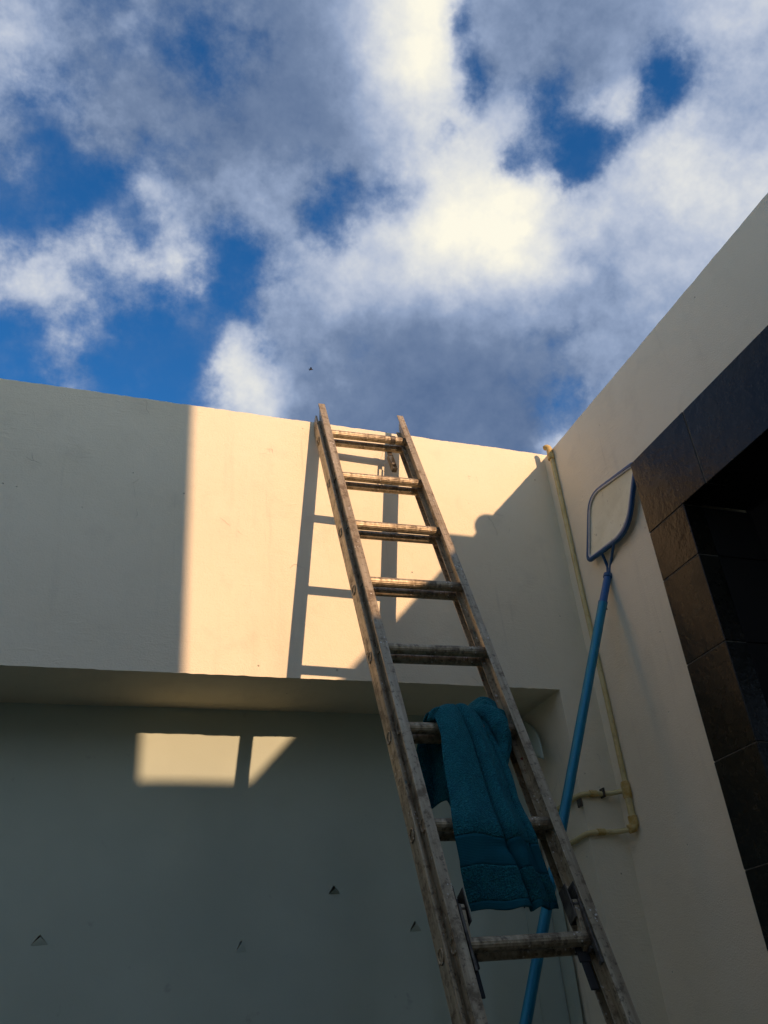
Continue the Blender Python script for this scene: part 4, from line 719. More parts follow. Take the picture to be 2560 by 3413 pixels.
zj = [0.0] + [CZ + a for a in (-1.3, -0.99, -0.68, -0.37, -0.06, 0.25)] + [CZ + a for a in (0.375, 0.685, 0.996, 1.298, 1.486)]
zj = [0.0, 0.10, 0.41, 0.72, 1.03, 1.34, 1.665, 1.975, 2.285, 2.596, 2.898, 3.086]
YI, YO = 2.009, 2.209
YN = OY0 + 0.02
for a_, b_ in zip(zj[:-1], zj[1:]):
    tile(XF, XR, YI, YO, a_, b_)
    tile(XF, XR, YN - 0.2, YN, a_, b_)
    tile(XR + 0.0015, XR + 0.2, YI + 0.001, YI + 0.02, a_, b_, 'reveal_tile')
    tile(XR + 0.0015, XR + 0.2, YN - 0.02, YN - 0.001, a_, b_, 'reveal_tile')
ly = [YO, 1.887, 1.25, 0.78, YN - 0.2]
for a_, b_ in zip(ly[1:], ly[:-1]):
    tile(XF, XR, a_, b_, 3.086, 3.380)
ly = [YI, 1.6, 1.0, YN]
for a_, b_ in zip(ly[1:], ly[:-1]):
    tile(XR + 0.0015, XR + 0.2, a_, b_, 3.087, 3.106, 'reveal_tile')
m = MB()
m.box(XF + 0.0022 - XR, -0.0005, YI + 0.004 - 2.1, YO - 0.004 - 2.1, 0, 3.09)
m.box(XF + 0.0022 - XR, -0.0005, YN - 0.196 - 2.1, YN - 0.004 - 2.1, 0, 3.09)
m.box(XF + 0.0022 - XR, -0.0005, YN - 0.196 - 2.1, YO - 0.004 - 2.1, 3.09, 3.376)
m.build('grout', 'grout', ss)

# ------------------------------------------------------------------ vinyl sheet hung in the recess
vs = empty('hung_sheet', (0, DS, 0))
tag(vs, 'grey vinyl sheet with small cut wind slits hanging in the recess under the beam', 'sheet')


def sheet_y(x, z):
    a = 0.007 * nz(x * 1.1, z * 0.7, 1.0) + 0.0045 * nz(x * 3.5, z * 1.2, 5.0)
    low = max(0.0, min(1.0, (BOT - 0.45 - z) / 0.8))
    a += low * (0.030 * math.exp(-((x - 1.40 + 0.10 * (BOT - 1 - z)) / 0.055) ** 2) - 0.024 * math.exp(-((x - 1.52 + 0.06 * (BOT - 1 - z)) / 0.06) ** 2)
                + 0.016 * math.exp(-((x - 1.14 + 0.06 * (BOT - 1 - z)) / 0.09) ** 2) - 0.012 * math.exp(-((x - 0.9) / 0.12) ** 2))
    a += 0.006 * low * nz(x * 2.2, z * 0.6, 8.0)
    # puckers along the fixing line
    pk = math.exp(-((z - (BOT - 0.095)) / 0.02) ** 2)
    a += pk * 0.006 * max(0.0, nz(x * 8.0, 3.0)) 
    return a


slits = [(0.054, 0.426 + CZ, 0.026, 0.030, 0.006), (0.992, 0.537 + CZ, 0.021, 0.028, 0.014), (1.280, 0.413 + CZ, 0.022, 0.034, 0.008), (0.670, 0.381 + CZ, 0.019, 0.036, 0.002),
         (-0.62, 0.50 + CZ, 0.026, 0.036, 0.010)]
xs = set(np.round(np.arange(-4.0, XP - 0.012, 0.04), 4)) | {round(XP - 0.012, 4)}
zs = set(np.round(np.arange(0.3, BOT + 0.002, 0.04), 4)) | {round(BOT + 0.002, 4)}
rects = []
for (x, z, hw, hh, op) in slits:
    r = (round(x - hw * 1.5, 4), round(x + hw * 1.5, 4), round(z - hh * 1.2, 4), round(z + hh * 0.5, 4))
    rects.append(r); xs |= {r[0], r[1]}; zs |= {r[2], r[3]}
xs = sorted(xs); zs = sorted(zs)
V = [(x, sheet_y(x, z), z) for z in zs for x in xs]; F = []
nx_ = len(xs)
for j in range(len(zs) - 1):
    for i in range(nx_ - 1):
        cx_, cz_ = (xs[i] + xs[i + 1]) / 2, (zs[j] + zs[j + 1]) / 2
        if any(r[0] < cx_ < r[1] and r[2] < cz_ < r[3] for r in rects): continue
        F.append((j * nx_ + i, j * nx_ + i + 1, (j + 1) * nx_ + i + 1, (j + 1) * nx_ + i))
for (x, z, hw, hh, op), r in zip(slits, rects):
    k = len(V)
    P4 = [(r[0], r[2]), (r[1], r[2]), (r[1], r[3]), (r[0], r[3]), (x - hw, z - hh), (x + hw, z - hh), (x, z)]
    V += [(a, sheet_y(a, b), b) for a, b in P4]
    F += [(k, k + 1, k + 5, k + 4), (k + 1, k + 2, k + 5), (k + 2, k + 6, k + 5), (k + 2, k + 3, k + 6), (k + 3, k + 4, k + 6), (k + 3, k, k + 4)]
me_ = mesh_obj('sheet_body', V, F, 'vinyl', vs, smooth=True, recalc=False)
for (x, z, hw, hh, op) in slits:
    A = Vector((x - hw, sheet_y(x - hw, z - hh), z - hh)); B = Vector((x + hw, sheet_y(x + hw, z - hh), z - hh))
    Cc = Vector((x + 0.002, sheet_y(x, z) - op * 1.3, z - 0.004 - op * 0.5)); pts = []; fs = []
    n = 6
    for i in range(n + 1):
        a = A.lerp(Cc, i / n); b = B.lerp(Cc, i / n)
        bul = -0.35 * op * math.sin(math.pi * i / n) * 0.5
        for q in (0, 0.5, 1):
            p = a.lerp(b, q); p.y += bul * (1 if q == 0.5 else 0.4) - 0.0006; pts.append(p)
    for i in range(n):
        for q in range(2): fs.append((i * 3 + q, i * 3 + q + 1, i * 3 + q + 4, i * 3 + q + 3))
    mesh_obj('slit_flap', pts, fs, 'vinyl', vs, smooth=True)
# the loose corner of the sheet, curled out along the recess side
pts = []; fs = []
n = 12; q = 8
CA = Vector((1.824, 3.158 - DS, CZ + 1.145)); CB = Vector((1.762, 2.930 - DS, CZ + 0.910)); CC = Vector((1.795, 3.125 - DS, CZ + 1.000))
for i in range(n + 1):
    a = i / n
    e_ = CA.lerp(CB, a) + Vector((0.018, -0.012, 0.030)) * math.sin(math.pi * a)
    base = CA.lerp(CC, min(1, a * 1.6)) if a < 0.625 else CC.lerp(CB, (a - 0.625) / 0.375)
    for j in range(q + 1):
        p = base.lerp(e_, j / q); p.x -= 0.012 * math.sin(math.pi * j / q) * math.sin(math.pi * a)
        pts.append(p)
for i in range(n):
    for j in range(q): fs.append((i * (q + 1) + j, i * (q + 1) + j + 1, (i + 1) * (q + 1) + j + 1, (i + 1) * (q + 1) + j))
o = mesh_obj('loose_corner', pts, fs, 'vinyl', vs, smooth=True)
sd = o.modifiers.new('thick', 'SOLIDIFY'); sd.thickness = 0.0015
pts = []; fs = []
n = 24
for i in range(n + 1):
    z = 0.3 + (BOT - 0.62 - 0.3) * i / n
    for j in range(5):
        a = j / 4
        pts.append((XP - 0.013 - 0.004 * math.sin(a * 3) - 0.003 * nz(z * 4, a), 3.164 - DS - (0.085 + 0.012 * nz(z * 3)) * a, z))
for i in range(n):
    for j in range(4): fs.append((i * 5 + j, i * 5 + j + 1, (i + 1) * 5 + j + 1, (i + 1) * 5 + j))
mesh_obj('turned_edge', pts, fs, 'vinyl', vs, smooth=True)
m = MB(); m.tube([(1.715, sheet_y(1.715, z) - 0.002, z) for z in np.arange(0.3, 2.06, 0.05)], 0.0018, 6); m.build('seam', 'vinyl', vs, smooth=True)
m = MB(); m.tube([(1.70, -0.004, 2.08), (1.70, -0.012, 2.075), (1.703, -0.014, 2.05), (1.707, -0.010, 2.035)], 0.003, 8); m.build('hook', 'hook_steel', vs, smooth=True)

# ------------------------------------------------------------------ yellowed pipe in the corner
pp = empty('drain_pipe', (1.976, 2.766, 0))
tag(pp, 'thin yellowed plastic pipe running down the wall corner to a square loop', 'pipe')
O = Vector((1.976, 2.766, 0))


def ptube(name, pts, r, mat, parent=pp, seg=14, off=O):
    mm = MB(); mm.tube([Vector(p) - off for p in pts], r, seg); return smooth_angle(mm.build(name, mat, parent), 50)


ZT, ZE = 0.753 + CZ, 0.632 + CZ
ptube('upright', [(1.979 + 0.002 * nz(z * 2), 2.766 + 0.003 * nz(z * 1.7, 4), z) for z in np.linspace(ZT, 2.235 + CZ, 30)], 0.0098, 'pvc_pipe')
ptube('top_elbow', [(1.976, 2.766, CZ + 2.215), (1.976, 2.766, CZ + 2.25), (1.975, 2.769, CZ + 2.258), (1.973, 2.774, CZ + 2.264), (1.970, 2.780, CZ + 2.267), (1.967, 2.787, CZ + 2.268)], [0.0125, 0.0135, 0.0135, 0.0135, 0.013, 0.011], 'pvc_fitting')
ptube('collar', [(1.976, 2.766, CZ + 2.195), (1.976, 2.766, CZ + 2.222)], 0.0145, 'pvc_fitting')
ptube('tee_joint', [(1.976, 2.766, ZT - 0.03), (1.976, 2.766, ZT - 0.022), (1.976, 2.766, ZT + 0.022), (1.976, 2.766, ZT + 0.03)], [0.0135, 0.0165, 0.0165, 0.0135], 'pvc_fitting')
ptube('drop', [(1.976, 2.766, ZE), (1.976, 2.766, ZT)], 0.0125, 'pvc_pipe')
ptube('elbow', [(1.976, 2.766, ZE + 0.03), (1.976, 2.766, ZE), (1.972, 2.768, ZE - 0.008), (1.955, 2.775, ZE - 0.012)], 0.0165, 'pvc_fitting')
for zz, nm in ((ZT, 'branch'), (ZE - 0.012, 'branch')):
    ptube(nm, [(1.974, 2.768, zz), (1.962, 2.79, zz + 0.001), (1.945, 2.813, zz + 0.002), (1.92, 2.829, zz + 0.003), (1.865, 2.8295, zz + 0.004), (1.844, 2.829, zz + 0.003), (1.826, 2.833, zz + 0.001),
               (1.817, 2.85, zz - 0.002), (1.817, 2.90, zz - 0.006), (1.817, 3.02, zz - 0.012)], 0.0092, 'pvc_pipe')
    ptube('branch_joint', [(1.862, 2.8285, zz + 0.004), (1.89, 2.8285, zz + 0.004)], 0.0120, 'pvc_fitting')
m = MB(); m.box(-0.064, -0.058, 0.046, 0.073, ZT - 0.011, ZT + 0.022)
m.build('clip', 'hook_steel', pp, bevel=0.001)
m = MB(); m.box(-0.158, -0.151, 0.06, 0.088, ZT - 0.040, ZT - 0.012); m.build('clip', 'hook_steel', pp, bevel=0.001)

# ------------------------------------------------------------------ ladder
T = Vector((0.9441, 2.7107, 2.1596 + CZ)); dv = Vector((-0.0252, -0.3724, -0.9278)).normalized()
uu = Vector((0.9987, -0.0507, -0.0067)); uu = (uu - dv * uu.dot(dv)).normalized(); nn = uu.cross(dv) * -1
if nn.y < 0: nn = -nn
W = 0.3072; S = 0.3
TB = (T.z - 0.03) / -dv.z
O = T + dv * TB
up = -dv
LM = Matrix(((uu.x, nn.x, up.x, O.x), (uu.y, nn.y, up.y, O.y), (uu.z, nn.z, up.z, O.z), (0, 0, 0, 1)))
ld = empty('ladder', mw=LM)
tag(ld, 'worn paint-spattered aluminium extension ladder leaning on the top of the sunlit wall', 'ladder')


def H(t_): return TB - t_


def rail(name, side, ux0, ux1, web0, web1, n0, n1, ttop, tbot, rear_drop, fl_r=None):
    # side -1 left, +1 right ; u measured outwards from the inner edge of the rail
    sx = (lambda q: -q) if side < 0 else (lambda q: W + q)
    zt, zb = H(ttop), H(tbot)
    mm = MB()

    def bx(a, b, y0, y1, z0, z1):
        xa, xb = sorted((sx(a), sx(b))); mm.box(xa, xb, y0, y1, z0, z1)
    bx(ux0, ux1, n0, n0 + 0.0032, zb, zt)
    r0, r1 = fl_r or (ux0, ux1)
    bx(r0, r1, n1 - 0.0032, n1, zb, zt - rear_drop)
    ya, yb = n0 + 0.0032, n1 - 0.0032
    poly = [(ya, zb), (yb, zb), (yb, zt - rear_drop)]
    for i in range(1, 9):
        a = math.pi / 2 * i / 8
        poly.append((ya + (yb - ya) * math.cos(a), zt - rear_drop + (rear_drop - 0.001) * math.sin(a)))
    xa, xb = sorted((sx(web0), sx(web1)))
    mm.prism(poly, 'x', xa, xb)
    # lips on the flanges
    bx(ux1 - 0.0022, ux1, n0 + 0.0032, n0 + 0.007, zb, zt - 0.004)
    return mm.build(name, 'aluminium', ld, bevel=0.0007, seg=1)


for sd_, tt in ((-1, -0.182), (1, -0.160)):
    rail('fly_rail', sd_, 0.0, 0.027, 0.0155, 0.0185, 0.0, 0.056, tt, 3.86, 0.05)
for sd_, tt in ((-1, -0.150), (1, -0.140)):
    rail('base_rail', sd_, 0.0285, 0.036, 0.0328, 0.036, 0.040, 0.098, tt, TB - 0.002, 0.03, fl_r=(0.006, 0.036))


def rung_mesh(name, L, r, flutes, seg=64):
    mm = MB()
    pts = [(i * L / 6 - L / 2, 0, 0) for i in range(7)]
    mm.tube(pts, r, seg, True, (lambda a: 1 + 0.032 * math.cos(flutes * a)) if flutes else (lambda a: 1 - 0.10 * max(0, math.cos(a)) ** 8))
    o = mm.build(name, 'aluminium', ld); smooth_angle(o, 45)
    return o


def ring_mesh(name, r, rr):
    mm = MB()
    mm.tube([(0, r * math.cos(2 * math.pi * i / 20), r * math.sin(2 * math.pi * i / 20)) for i in range(20)], rr, 6, closed=True)
    return mm.build(name, 'aluminium', None, smooth=True)


first = None
ringd = None
for k in range(0, 13):
    for (nm, off, L, r, fl, web) in (('rung', 0.030, W + 0.033, 0.0155, 16, (0.0155, 0.0185)), ('base_rung', 0.070, W + 0.066, 0.0148, 0, (0.0328, 0.036))):
        key = nm
        if k == 0:
            o = rung_mesh(nm, L, r, fl)
            if nm == 'rung': first = o.data
            else: second = o.data
        else:
            o = bpy.data.objects.new(nm, first if nm == 'rung' else second); COL.objects.link(o); o.parent = ld
        o.location = (W / 2 + random.uniform(-.0004, .0004), off, H(S * k))
        o.rotation_euler = (random.uniform(0, 0.3), 0, 0)
        for sgn in (-1, 1):
            for wq, inn in ((web[0], True), (web[1], False)):
                if ringd is None:
                    c_ = ring_mesh('rung_collar', 0.0158, 0.0022); ringd = c_.data
                else:
                    c_ = bpy.data.objects.new('rung_collar', ringd); COL.objects.link(c_)
                c_.parent = o
                c_.location = (sgn * (W / 2 + wq + (-0.0012 if inn else 0.0012)), 0, 0)

# rope pulley strap at the top rung
m = MB()
ux = 0.262
ring = [(ux, 0.030 + 0.0185 * math.cos(a), H(0) + 0.0185 * math.sin(a)) for a in np.linspace(-0.3, 2 * math.pi - 0.9, 22)]
for a, b in zip(ring[:-1], ring[1:]):
    m.add([(ux - 0.010, a[1], a[2]), (ux + 0.010, a[1], a[2]), (ux + 0.010, b[1], b[2]), (ux - 0.010, b[1], b[2])], [(0, 1, 2, 3)])
st = m.build('pulley_strap', 'hook_steel', ld); s_ = st.modifiers.new('t', 'SOLIDIFY'); s_.thickness = 0.002
m = MB()
for q in (-0.010, 0.008):
    m.box(ux + q, ux + q + 0.002, 0.080, 0.100, H(0.125), H(0.028))
m.box(ux - 0.010, ux + 0.010, 0.080, 0.100, H(0.130), H(0.125))
m.box(ux - 0.010, ux + 0.010, 0.082, 0.086, H(0.029), H(-0.012))
m.build('pulley_bracket', 'hook_steel', ld, bevel=0.0006, seg=1)
m = MB(); m.tube([(ux - 0.006, 0.090, H(0.085)), (ux - 0.004, 0.090, H(0.085)), (ux, 0.090, H(0.085)), (ux + 0.004, 0.090, H(0.085)), (ux + 0.006, 0.090, H(0.085))], [0.010, 0.010, 0.0075, 0.010, 0.010], 16)
m.build('pulley_wheel', 'hook_steel', ld, smooth=True)

# rung locks at the foot of the front section
for sgn in (-1, 1):
    X = (lambda q: q) if sgn < 0 else (lambda q: W - q)

    def xb(mm, a, b, *r):
        a, b = sorted((X(a), X(b))); mm.box(a, b, *r)
    m = MB()
    xb(m, 0.001, 0.004, 0.004, 0.044, H(2.085), H(1.975)); xb(m, 0.024, 0.027, 0.004, 0.044, H(2.060), H(1.980)); xb(m, 0.004, 0.024, 0.041, 0.044, H(2.06), H(1.985))
    lk = m.build('rung_lock', 'hook_steel', ld, bevel=0.0008, seg=1)
    m = MB()                               # sloping pawl
    poly = [(0.006, H(2.02)), (0.012, H(2.015)), (0.030, H(2.075)), (0.050, H(2.10)), (0.050, H(2.125)), (0.030, H(2.118)), (0.016, H(2.10))]
    a, b = sorted((X(0.008), X(0.020))); m.prism(poly, 'x', a, b)
    m.build('pawl', 'aluminium', lk, bevel=0.0008, seg=1)
    m = MB()                               # hook plate curling round the rung
    hk = [(0.030 + 0.030 * math.cos(a), H(2.1) + 0.030 * math.sin(a)) for a in np.linspace(1.9, -1.9, 14)] + [(0.030 + 0.020 * math.cos(a), H(2.1) + 0.020 * math.sin(a)) for a in np.linspace(-1.9, 1.9, 14)]
    a, b = sorted((X(0.003), X(0.009))); m.prism(hk, 'x', a, b)
    xb(m, 0.003, 0.009, 0.000, 0.014, H(2.17), H(2.02))
    m.build('hook_plate', 'hook_steel', lk, bevel=0.0006, seg=1)
    m = MB()
    xb(m, 0.010, 0.030, 0.044, 0.050, H(2.205), H(2.115)); xb(m, 0.006, 0.034, 0.042, 0.049, H(2.145), H(2.11))
    m.build('lock_tail', 'black_rubber', lk, bevel=0.002)
    m = MB(); m.tube([(X(0.020), 0.012, H(2.028)), (X(-0.002), 0.012, H(2.028))], 0.006, 12); m.build('pivot', 'hook_steel', lk, smooth=True)
for sgn in (-1, 1):
    m = MB(); xx = -0.036 if sgn < 0 else W + 0.004
    m.box(xx - 0.002, xx + 0.034, 0.032, 0.106, -0.012, 0.07); m.build('foot', 'black_rubber', ld, bevel=0.004)

# ------------------------------------------------------------------ towel over a rung
def LP(u_, n_, t_): return T + uu * u_ + nn * n_ + dv * t_


TO = LP(0.17, 0.03, 1.47)
tw = empty('towel', TO)
tag(tw, 'teal terry towel folded over a ladder rung and hanging down in front', 'towel')
# rows: depth behind the front of the ladder, left (u, t), right (u, t)
ROWS = [(0.165, (0.02, 1.66), (0.20, 1.66)), (0.140, (0.030, 1.60), (0.215, 1.60)), (0.112, (0.045, 1.53), (0.23, 1.53)), (0.096, (0.058, 1.49), (0.245, 1.485)), (0.082, (0.064, 1.466), (0.25, 1.462)),
        (0.055, (0.068, 1.452), (0.236, 1.446)), (0.030, (0.072, 1.448), (0.234, 1.440)), (0.012, (0.076, 1.458), (0.232, 1.450)), (0.002, (0.080, 1.490), (0.236, 1.488)), (0.000, (0.0805, 1.5445), (0.242, 1.5622)),
        (0.002, (0.0671, 1.6405), (0.2510, 1.6592)), (0.004, (0.0586, 1.7303), (0.2485, 1.75)), (0.000, (0.0447, 1.8187), (0.2551, 1.8398)),
        (0.026, (0.051, 1.8822), (0.2697, 1.905)), (0.052, (0.0575, 1.9363), (0.2854, 1.9529)), (0.078, (0.0708, 1.989), (0.296, 1.9881))]


def cr_(p0, p1, p2, p3, t_):
    return 0.5 * ((2 * p1) + (-p0 + p2) * t_ + (2 * p0 - 5 * p1 + 4 * p2 - p3) * t_ ** 2 + (-p0 + 3 * p1 - 3 * p2 + p3) * t_ ** 3)


RA = np.array([[a, b[0], b[1], c[0], c[1]] for a, b, c in ROWS])


def row_at(v):
    x = v * (len(RA) - 1); i = min(int(x), len(RA) - 2); f_ = x - i
    g_ = lambda k: RA[max(0, min(len(RA) - 1, k))]
    return cr_(g_(i - 1), g_(i), g_(i + 1), g_(i + 2), f_)


NV, NU = 170, 70
pts = []
for iv in range(NV + 1):
    v = iv / NV; r = row_at(v)
    fv = (v * 15 - 7) / 8.0                       # 0 on the rung, 1 at the hem, negative behind
    for iu in range(NU + 1):
        s = iu / NU
        u_ = r[1] + (r[3] - r[1]) * s; t_ = r[2] + (r[4] - r[2]) * s; n_ = r[0]
        fr = max(0.0, min(1.0, fv * 3 + 0.6))
        amp = (0.55 + 0.45 * math.sin(min(1, max(0, fv)) * 2.4)) * fr
        sc_ = 0.52 + 0.13 * max(0, fv) - 0.02 * math.sin(5 * fv)          # main crease
        dlt = 0.0
        dlt += 0.018 * math.exp(-((s - sc_) / 0.032) ** 2) * amp
        dlt -= 0.016 * math.exp(-((s - sc_ - 0.11) / 0.07) ** 2) * amp
        dlt -= 0.013 * math.exp(-((s - 0.25) / 0.18) ** 2) * fr
        s2 = 0.80 + 0.03 * math.sin(4 * fv)
        dlt += 0.013 / (1 + math.exp(-(s - s2) / 0.010)) * (1 - 0.55 * max(0, fv)) * fr
        dlt += 0.007 * math.exp(-((s - 0.90) / 0.02) ** 2) * fr
        dlt += 0.005 * (abs(2 * s - 1) ** 6)
        # waves where the cloth swings free below the lower rung
        wv = max(0.0, (fv - 0.55) / 0.45)
        dlt += wv * (0.012 * math.sin(s * 7.0 + 0.8) + 0.006 * math.sin(s * 15 + fv * 3))
        dlt += 0.010 * math.exp(-((fv - 0.70) / 0.035) ** 2) * math.exp(-((s - 0.62) / 0.22) ** 2)
        if fv < 0:
            bk = min(1.0, -fv * 1.4)
            dlt += bk * (0.018 * math.sin(s * 9 + 0.4) + 0.010 * math.sin(s * 19 + fv * 6))
            t_ += bk * 0.014 * math.sin(s * 11)
        if fv > 0.9: t_ += 0.012 * (fv - 0.9) / 0.1 * math.sin(s * math.pi) 
        t_ -= 0.020 * math.sin(math.pi * min(1, max(0, s * 1.05))) * math.exp(-(fv / 0.22) ** 2)
        p = LP(u_, n_ + dlt, t_)
        p += nn * (0.0016 * mn.noise(p * 40)) + nn * (0.0030 * mn.noise(p * 14)) + uu * (0.0018 * mn.noise(p * 22 + Vector((5, 5, 5))) )
        pts.append(p - TO)


def sub_sheet(name, v0, v1, mat, bulge=0.0):
    i0, i1 = int(round(v0 * NV)), int(round(v1 * NV))
    vv = []; ff = []
    for i in range(i0, i1 + 1):
        b_ = bulge
        vv += [pts[i * (NU + 1) + j] - nn * b_ for j in range(NU + 1)]
    n_ = NU + 1
    for i in range(i1 - i0):
        for j in range(NU): ff.append((i * n_ + j, i * n_ + j + 1, (i + 1) * n_ + j + 1, (i + 1) * n_ + j))
    o = mesh_obj(name, vv, ff, mat, tw, smooth=True, recalc=False)
    s_ = o.modifiers.new('thick', 'SOLIDIFY'); s_.thickness = 0.0065; s_.offset = 0
    return o


VB0 = (7 + 8 * 0.665) / 15; VB1 = (7 + 8 * 0.80) / 15; VH = (7 + 8 * 0.955) / 15
sub_sheet('cloth', 0.0, VB0, 'terry')
sub_sheet('woven_border', VB0, VB1, 'towel_border')
sub_sheet('end_panel', VB1, VH, 'terry')
sub_sheet('hem', VH, 1.0, 'towel_border')


def lump(name, path, rads, flat, seed):
    mm = MB(); pts_ = []
    P_ = [LP(*q) - TO for q in path]
    # resample
    Q = []; R_ = []
    n_ = len(P_)
    for i in range(n_ - 1):
        for j in range(8):
            f_ = j / 8; g_ = lambda k: P_[max(0, min(n_ - 1, k))]
            Q.append(Vector(cr_(np.array(g_(i - 1)), np.array(g_(i)), np.array(g_(i + 1)), np.array(g_(i + 2)), f_)))
            R_.append(rads[i] + (rads[i + 1] - rads[i]) * f_)
    Q.append(P_[-1]); R_.append(rads[-1])
    mm.tube(Q, R_, 28, True, lambda a: 1 + flat * math.cos(2 * a) + 0.16 * math.cos(3 * a + seed) + 0.10 * math.cos(5 * a + seed * 2))
    for i, q in enumerate(mm.v):
        p = Vector(q); p += Vector((mn.noise(p * 30), mn.noise(p * 30 + Vector((3, 1, 7))), mn.noise(p * 30 + Vector((8, 2, 1))))) * 0.005; mm.v[i] = tuple(p)
    return mm.build(name, 'terry', tw, smooth=True)


lump('fold', [(0.205, 0.080, 1.470), (0.236, 0.080, 1.425), (0.258, 0.078, 1.378), (0.284, 0.070, 1.366), (0.300, 0.060, 1.405), (0.300, 0.044, 1.465)], [0.012, 0.022, 0.022, 0.020, 0.018, 0.010], 0.42, 1.0)
lump('fold', [(0.200, 0.036, 1.450), (0.236, 0.028, 1.452), (0.260, 0.020, 1.480), (0.267, 0.016, 1.520), (0.262, 0.020, 1.568), (0.250, 0.024, 1.625)], [0.012, 0.027, 0.033, 0.031, 0.020, 0.006], 0.30, 2.2)
lump('fold', [(0.170, 0.022, 1.446), (0.130, 0.018, 1.447), (0.085, 0.012, 1.455), (0.069, 0.014, 1.485)], [0.004, 0.008, 0.011, 0.008], 0.2, 0.4)

# ------------------------------------------------------------------ pool skimmer net on its pole
P0 = Vector((1.932, 2.585, 1.405 + CZ)); P1 = Vector((1.208, 2.308, 0.073)) * 1.135 + Vector((0, 0, CZ))
pd = (P1 - P0).normalized()
PB = P0 + pd * ((P0.z - 0.01) / -pd.z)
sk = empty('skimmer_net', PB)
tag(sk, 'blue pool skimmer net on a long blue pole leaning in the corner', 'pool net')
m = MB(); m.tube([PB - PB + (P0 - PB) * q for q in np.linspace(0, 1, 12)], 0.0172, 24); smooth_angle(m.build('pole', 'pole_blue', sk), 50)
PT = P0 - pd * 0.128
m = MB(); m.tube([P0 + pd * 0.004 - PB, P0 - pd * 0.002 - PB, P0 - pd * 0.003 - PB, PT - PB], [0.0178, 0.0178, 0.0148, 0.0142], 24); smooth_angle(m.build('handle_sleeve', 'net_sleeve_blue', sk), 50)
m = MB(); m.tube([PT - PB + pd * 0.012, PT - PB + pd * 0.010, PT - PB - pd * 0.004, PT - PB - pd * 0.008], [0.0145, 0.0175, 0.0175, 0.010], 24); smooth_angle(m.build('sleeve_rim', 'net_blue', sk), 50)
m = MB(); m.tube([P0 + pd * 0.03 + Vector((0.016, 0, 0)) - PB, P0 + pd * 0.03 + Vector((0.022, -0.004, 0)) - PB], 0.004, 8); m.build('locking_pin', 'hook_steel', sk, smooth=True)
XH = 1.958


def hoop_pts(off=0.0):
    cs = [(2.648, 1.618), (2.545, 1.862), (2.224, 1.810), (2.372, 1.598)]        # far low, far high, near high, near low (y, z)
    rr = [0.025, 0.075, 0.035, 0.085]
    out = []
    n_ = 4
    cen = np.mean(np.array(cs), axis=0)
    for i in range(4):
        p = np.array(cs[i]); a = np.array(cs[i - 1]); b = np.array(cs[(i + 1) % 4])
        if off:
            p = p + (cen - p) * off; a = a + (cen - a) * off; b = b + (cen - b) * off
        e0 = (a - p) / np.linalg.norm(a - p); e1 = (b - p) / np.linalg.norm(b - p)
        s0 = p + e0 * rr[i]; s1 = p + e1 * rr[i]
        for k in range(9):
            q = k / 8; out.append((1 - q) ** 2 * s0 + 2 * q * (1 - q) * p + q * q * s1)
    return out


hp = hoop_pts()
hoop3 = [Vector((XH + 0.004 * math.sin((y - 2.25) * 8), y, z + CZ)) - PB for y, z in hp]
m = MB(); m.tube(hoop3, 0.0098, 14, closed=True); m.build('hoop', 'net_blue', sk, smooth=True)
ip = hoop_pts(0.055)
m = MB(); m.tube([Vector((XH - 0.003, y, z + CZ)) - PB for y, z in ip], 0.0042, 8, closed=True); m.build('net_binding', 'net_cord', sk, smooth=True)
vv = []; ff = []
rings = 8; nI = len(ip)
cen = np.mean(np.array(ip), axis=0)
for k in range(rings):
    q = k / rings
    for y, z in ip:
        yy = y + (cen[0] - y) * q; z_ = z + (cen[1] - z) * q
        vv.append(Vector((XH + 0.001 + 0.012 * (1 - (1 - q) ** 2) + 0.0015 * nz(yy * 20, z_ * 20), yy, z_ + CZ)) - PB)
vv.append(Vector((XH + 0.013, cen[0], cen[1] + CZ)) - PB)
for k in range(rings - 1):
    for i in range(nI): ff.append((k * nI + i, k * nI + (i + 1) % nI, (k + 1) * nI + (i + 1) % nI, (k + 1) * nI + i))
for i in range(nI): ff.append(((rings - 1) * nI + i, (rings - 1) * nI + (i + 1) % nI, len(vv) - 1))
mesh_obj('mesh_bag', vv, ff, 'net_mesh', sk, smooth=True)
# two wires from the sleeve to the hoop
tip = PT - pd * 0.004
for (yy, z_) in ((2.555, 1.6105), (2.462, 1.6035)):
    e = Vector((XH - 0.002, yy, z_ + CZ))
    off_ = Vector((0, 0.006 if yy > 2.5 else -0.006, 0))
    a = tip + off_; mid = a - pd * 0.028 + (e - a) * 0.12
    m = MB(); m.tube([a + pd * 0.02 - PB, a - PB, a - pd * 0.016 - PB, mid - PB, a.lerp(e, 0.65) - pd * 0.014 - PB, e - PB], 0.0058, 10)
    m.build('bracket_wire', 'net_blue', sk, smooth=True)

# ------------------------------------------------------------------ unseen block and dome on the wall top, shaped to cast the notched shadow
wl = empty('shadow_caster', (2.066, 1.0, RT))
tag(wl, 'small globe and low block, unseen, shaped to cast the notched shadow on the beam', 'shadow caster')
m = MB(); m.box(-0.10, 0.11, -0.20, 0.0, 0, 0.090); m.build('block', 'stucco_side', wl, bevel=0.004)
m = MB(); n_ = 12
m.tube([(0.02, 0.28, 0.0), (0.02, 0.28, 0.02)] + [(0.02, 0.28, 0.055 + 0.065 * -math.cos(a)) for a in np.linspace(0.9, math.pi - 0.02, n_)], [0.05, 0.05] + [0.068 * math.sin(a) + 0.001 for a in np.linspace(0.9, math.pi - 0.02, n_)], 24)
m.build('dome', 'net_cord', wl, smooth=True)

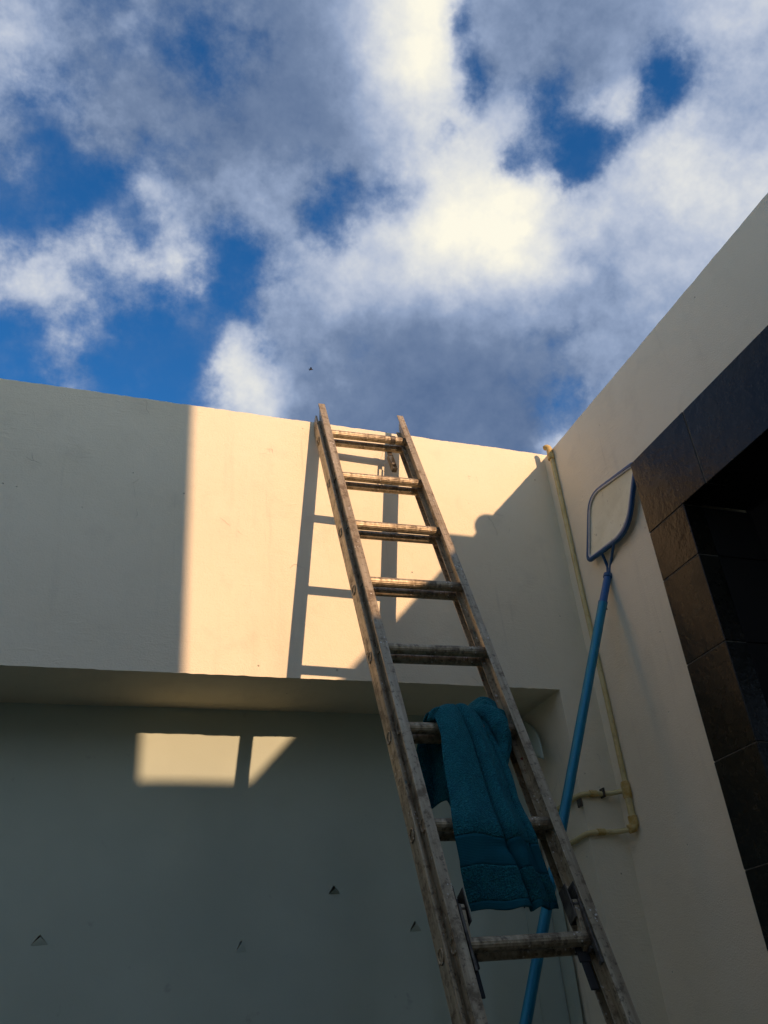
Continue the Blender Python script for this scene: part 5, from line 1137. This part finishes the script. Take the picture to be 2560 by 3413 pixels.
# ------------------------------------------------------------------ house behind, whose outline shades the courtyard
hs_ = empty('house', (0, -2.0, 0))
tag(hs_, 'stepped rendered house closing the courtyard opposite the ladder wall', 'house')
HZ = 2.418 + CZ
m = MB(); m.box(1.60, 7.0, -5.0, -0.02, 0, HZ); m.build('low_wing', 'house_render', hs_)
m = MB(); m.box(-9.0, -0.85, -5.0, -0.02, 0, HZ); m.build('low_wing', 'house_render', hs_)  # unseen; made low so sunlight gets in and bounces round the courtyard
m = MB(); m.prism([(-0.9, 0), (1.732, 0), (1.7695, 5.45), (-0.9, 5.45)], 'y', -5.0, 0.0); m.build('tall_wing', 'house_render', hs_)
m = MB(); m.box(-9.0, -4.0, 0.0, 5.4, 0, 3.9); m.build('shade_wing', 'house_render', hs_)  # unseen wing added to darken the lower part of the courtyard
for (x0, x1, z0, z1) in ((-2.6, -1.4, 1.0, 2.2), (-0.6, 0.6, 0.05, 2.2), (-0.6, 0.6, 3.6, 4.8)):
    m = MB(); m.box(x0, x1, -0.018 if x1 < -0.85 else 0.002, 0.03, z0, z1); wd = m.build('window', 'net_cord', hs_, bevel=0.003)
    for a, b in ((x0 + 0.06, (x0 + x1) / 2 - 0.025), ((x0 + x1) / 2 + 0.025, x1 - 0.06)):
        m = MB(); m.box(a, b, 0.032, 0.036, z0 + 0.06, z1 - 0.06); m.build('pane', 'glass_dark', wd)

# ------------------------------------------------------------------ a bird far up
bd_dir = Vector((0.2333, 0.7223, 0.651)); BP = Vector((0, 0, CZ)) + bd_dir * 60
br_ = empty('bird', BP)
tag(br_, 'tiny dark bird in the sky above the ladder', 'bird')
m = MB(); m.tube([(-0.16, 0, 0), (-0.10, 0, 0), (0, 0, -0.01), (0.09, 0, 0), (0.13, 0, 0.01), (0.17, 0, 0.0)], [0.006, 0.03, 0.045, 0.03, 0.022, 0.004], 10); m.build('body', 'bird_dark', br_, smooth=True)
for sg in (-1, 1):
    m = MB(); m.add([(0.07, 0, 0.02), (-0.05, 0, 0.02), (0.05, sg * 0.09, 0.07), (-0.05, sg * 0.09, 0.07), (-0.06, sg * 0.2, 0.03)], [(0, 2, 3, 1), (2, 4, 3)])
    w_ = m.build('wing', 'bird_dark', br_); s_ = w_.modifiers.new('t', 'SOLIDIFY'); s_.thickness = 0.008
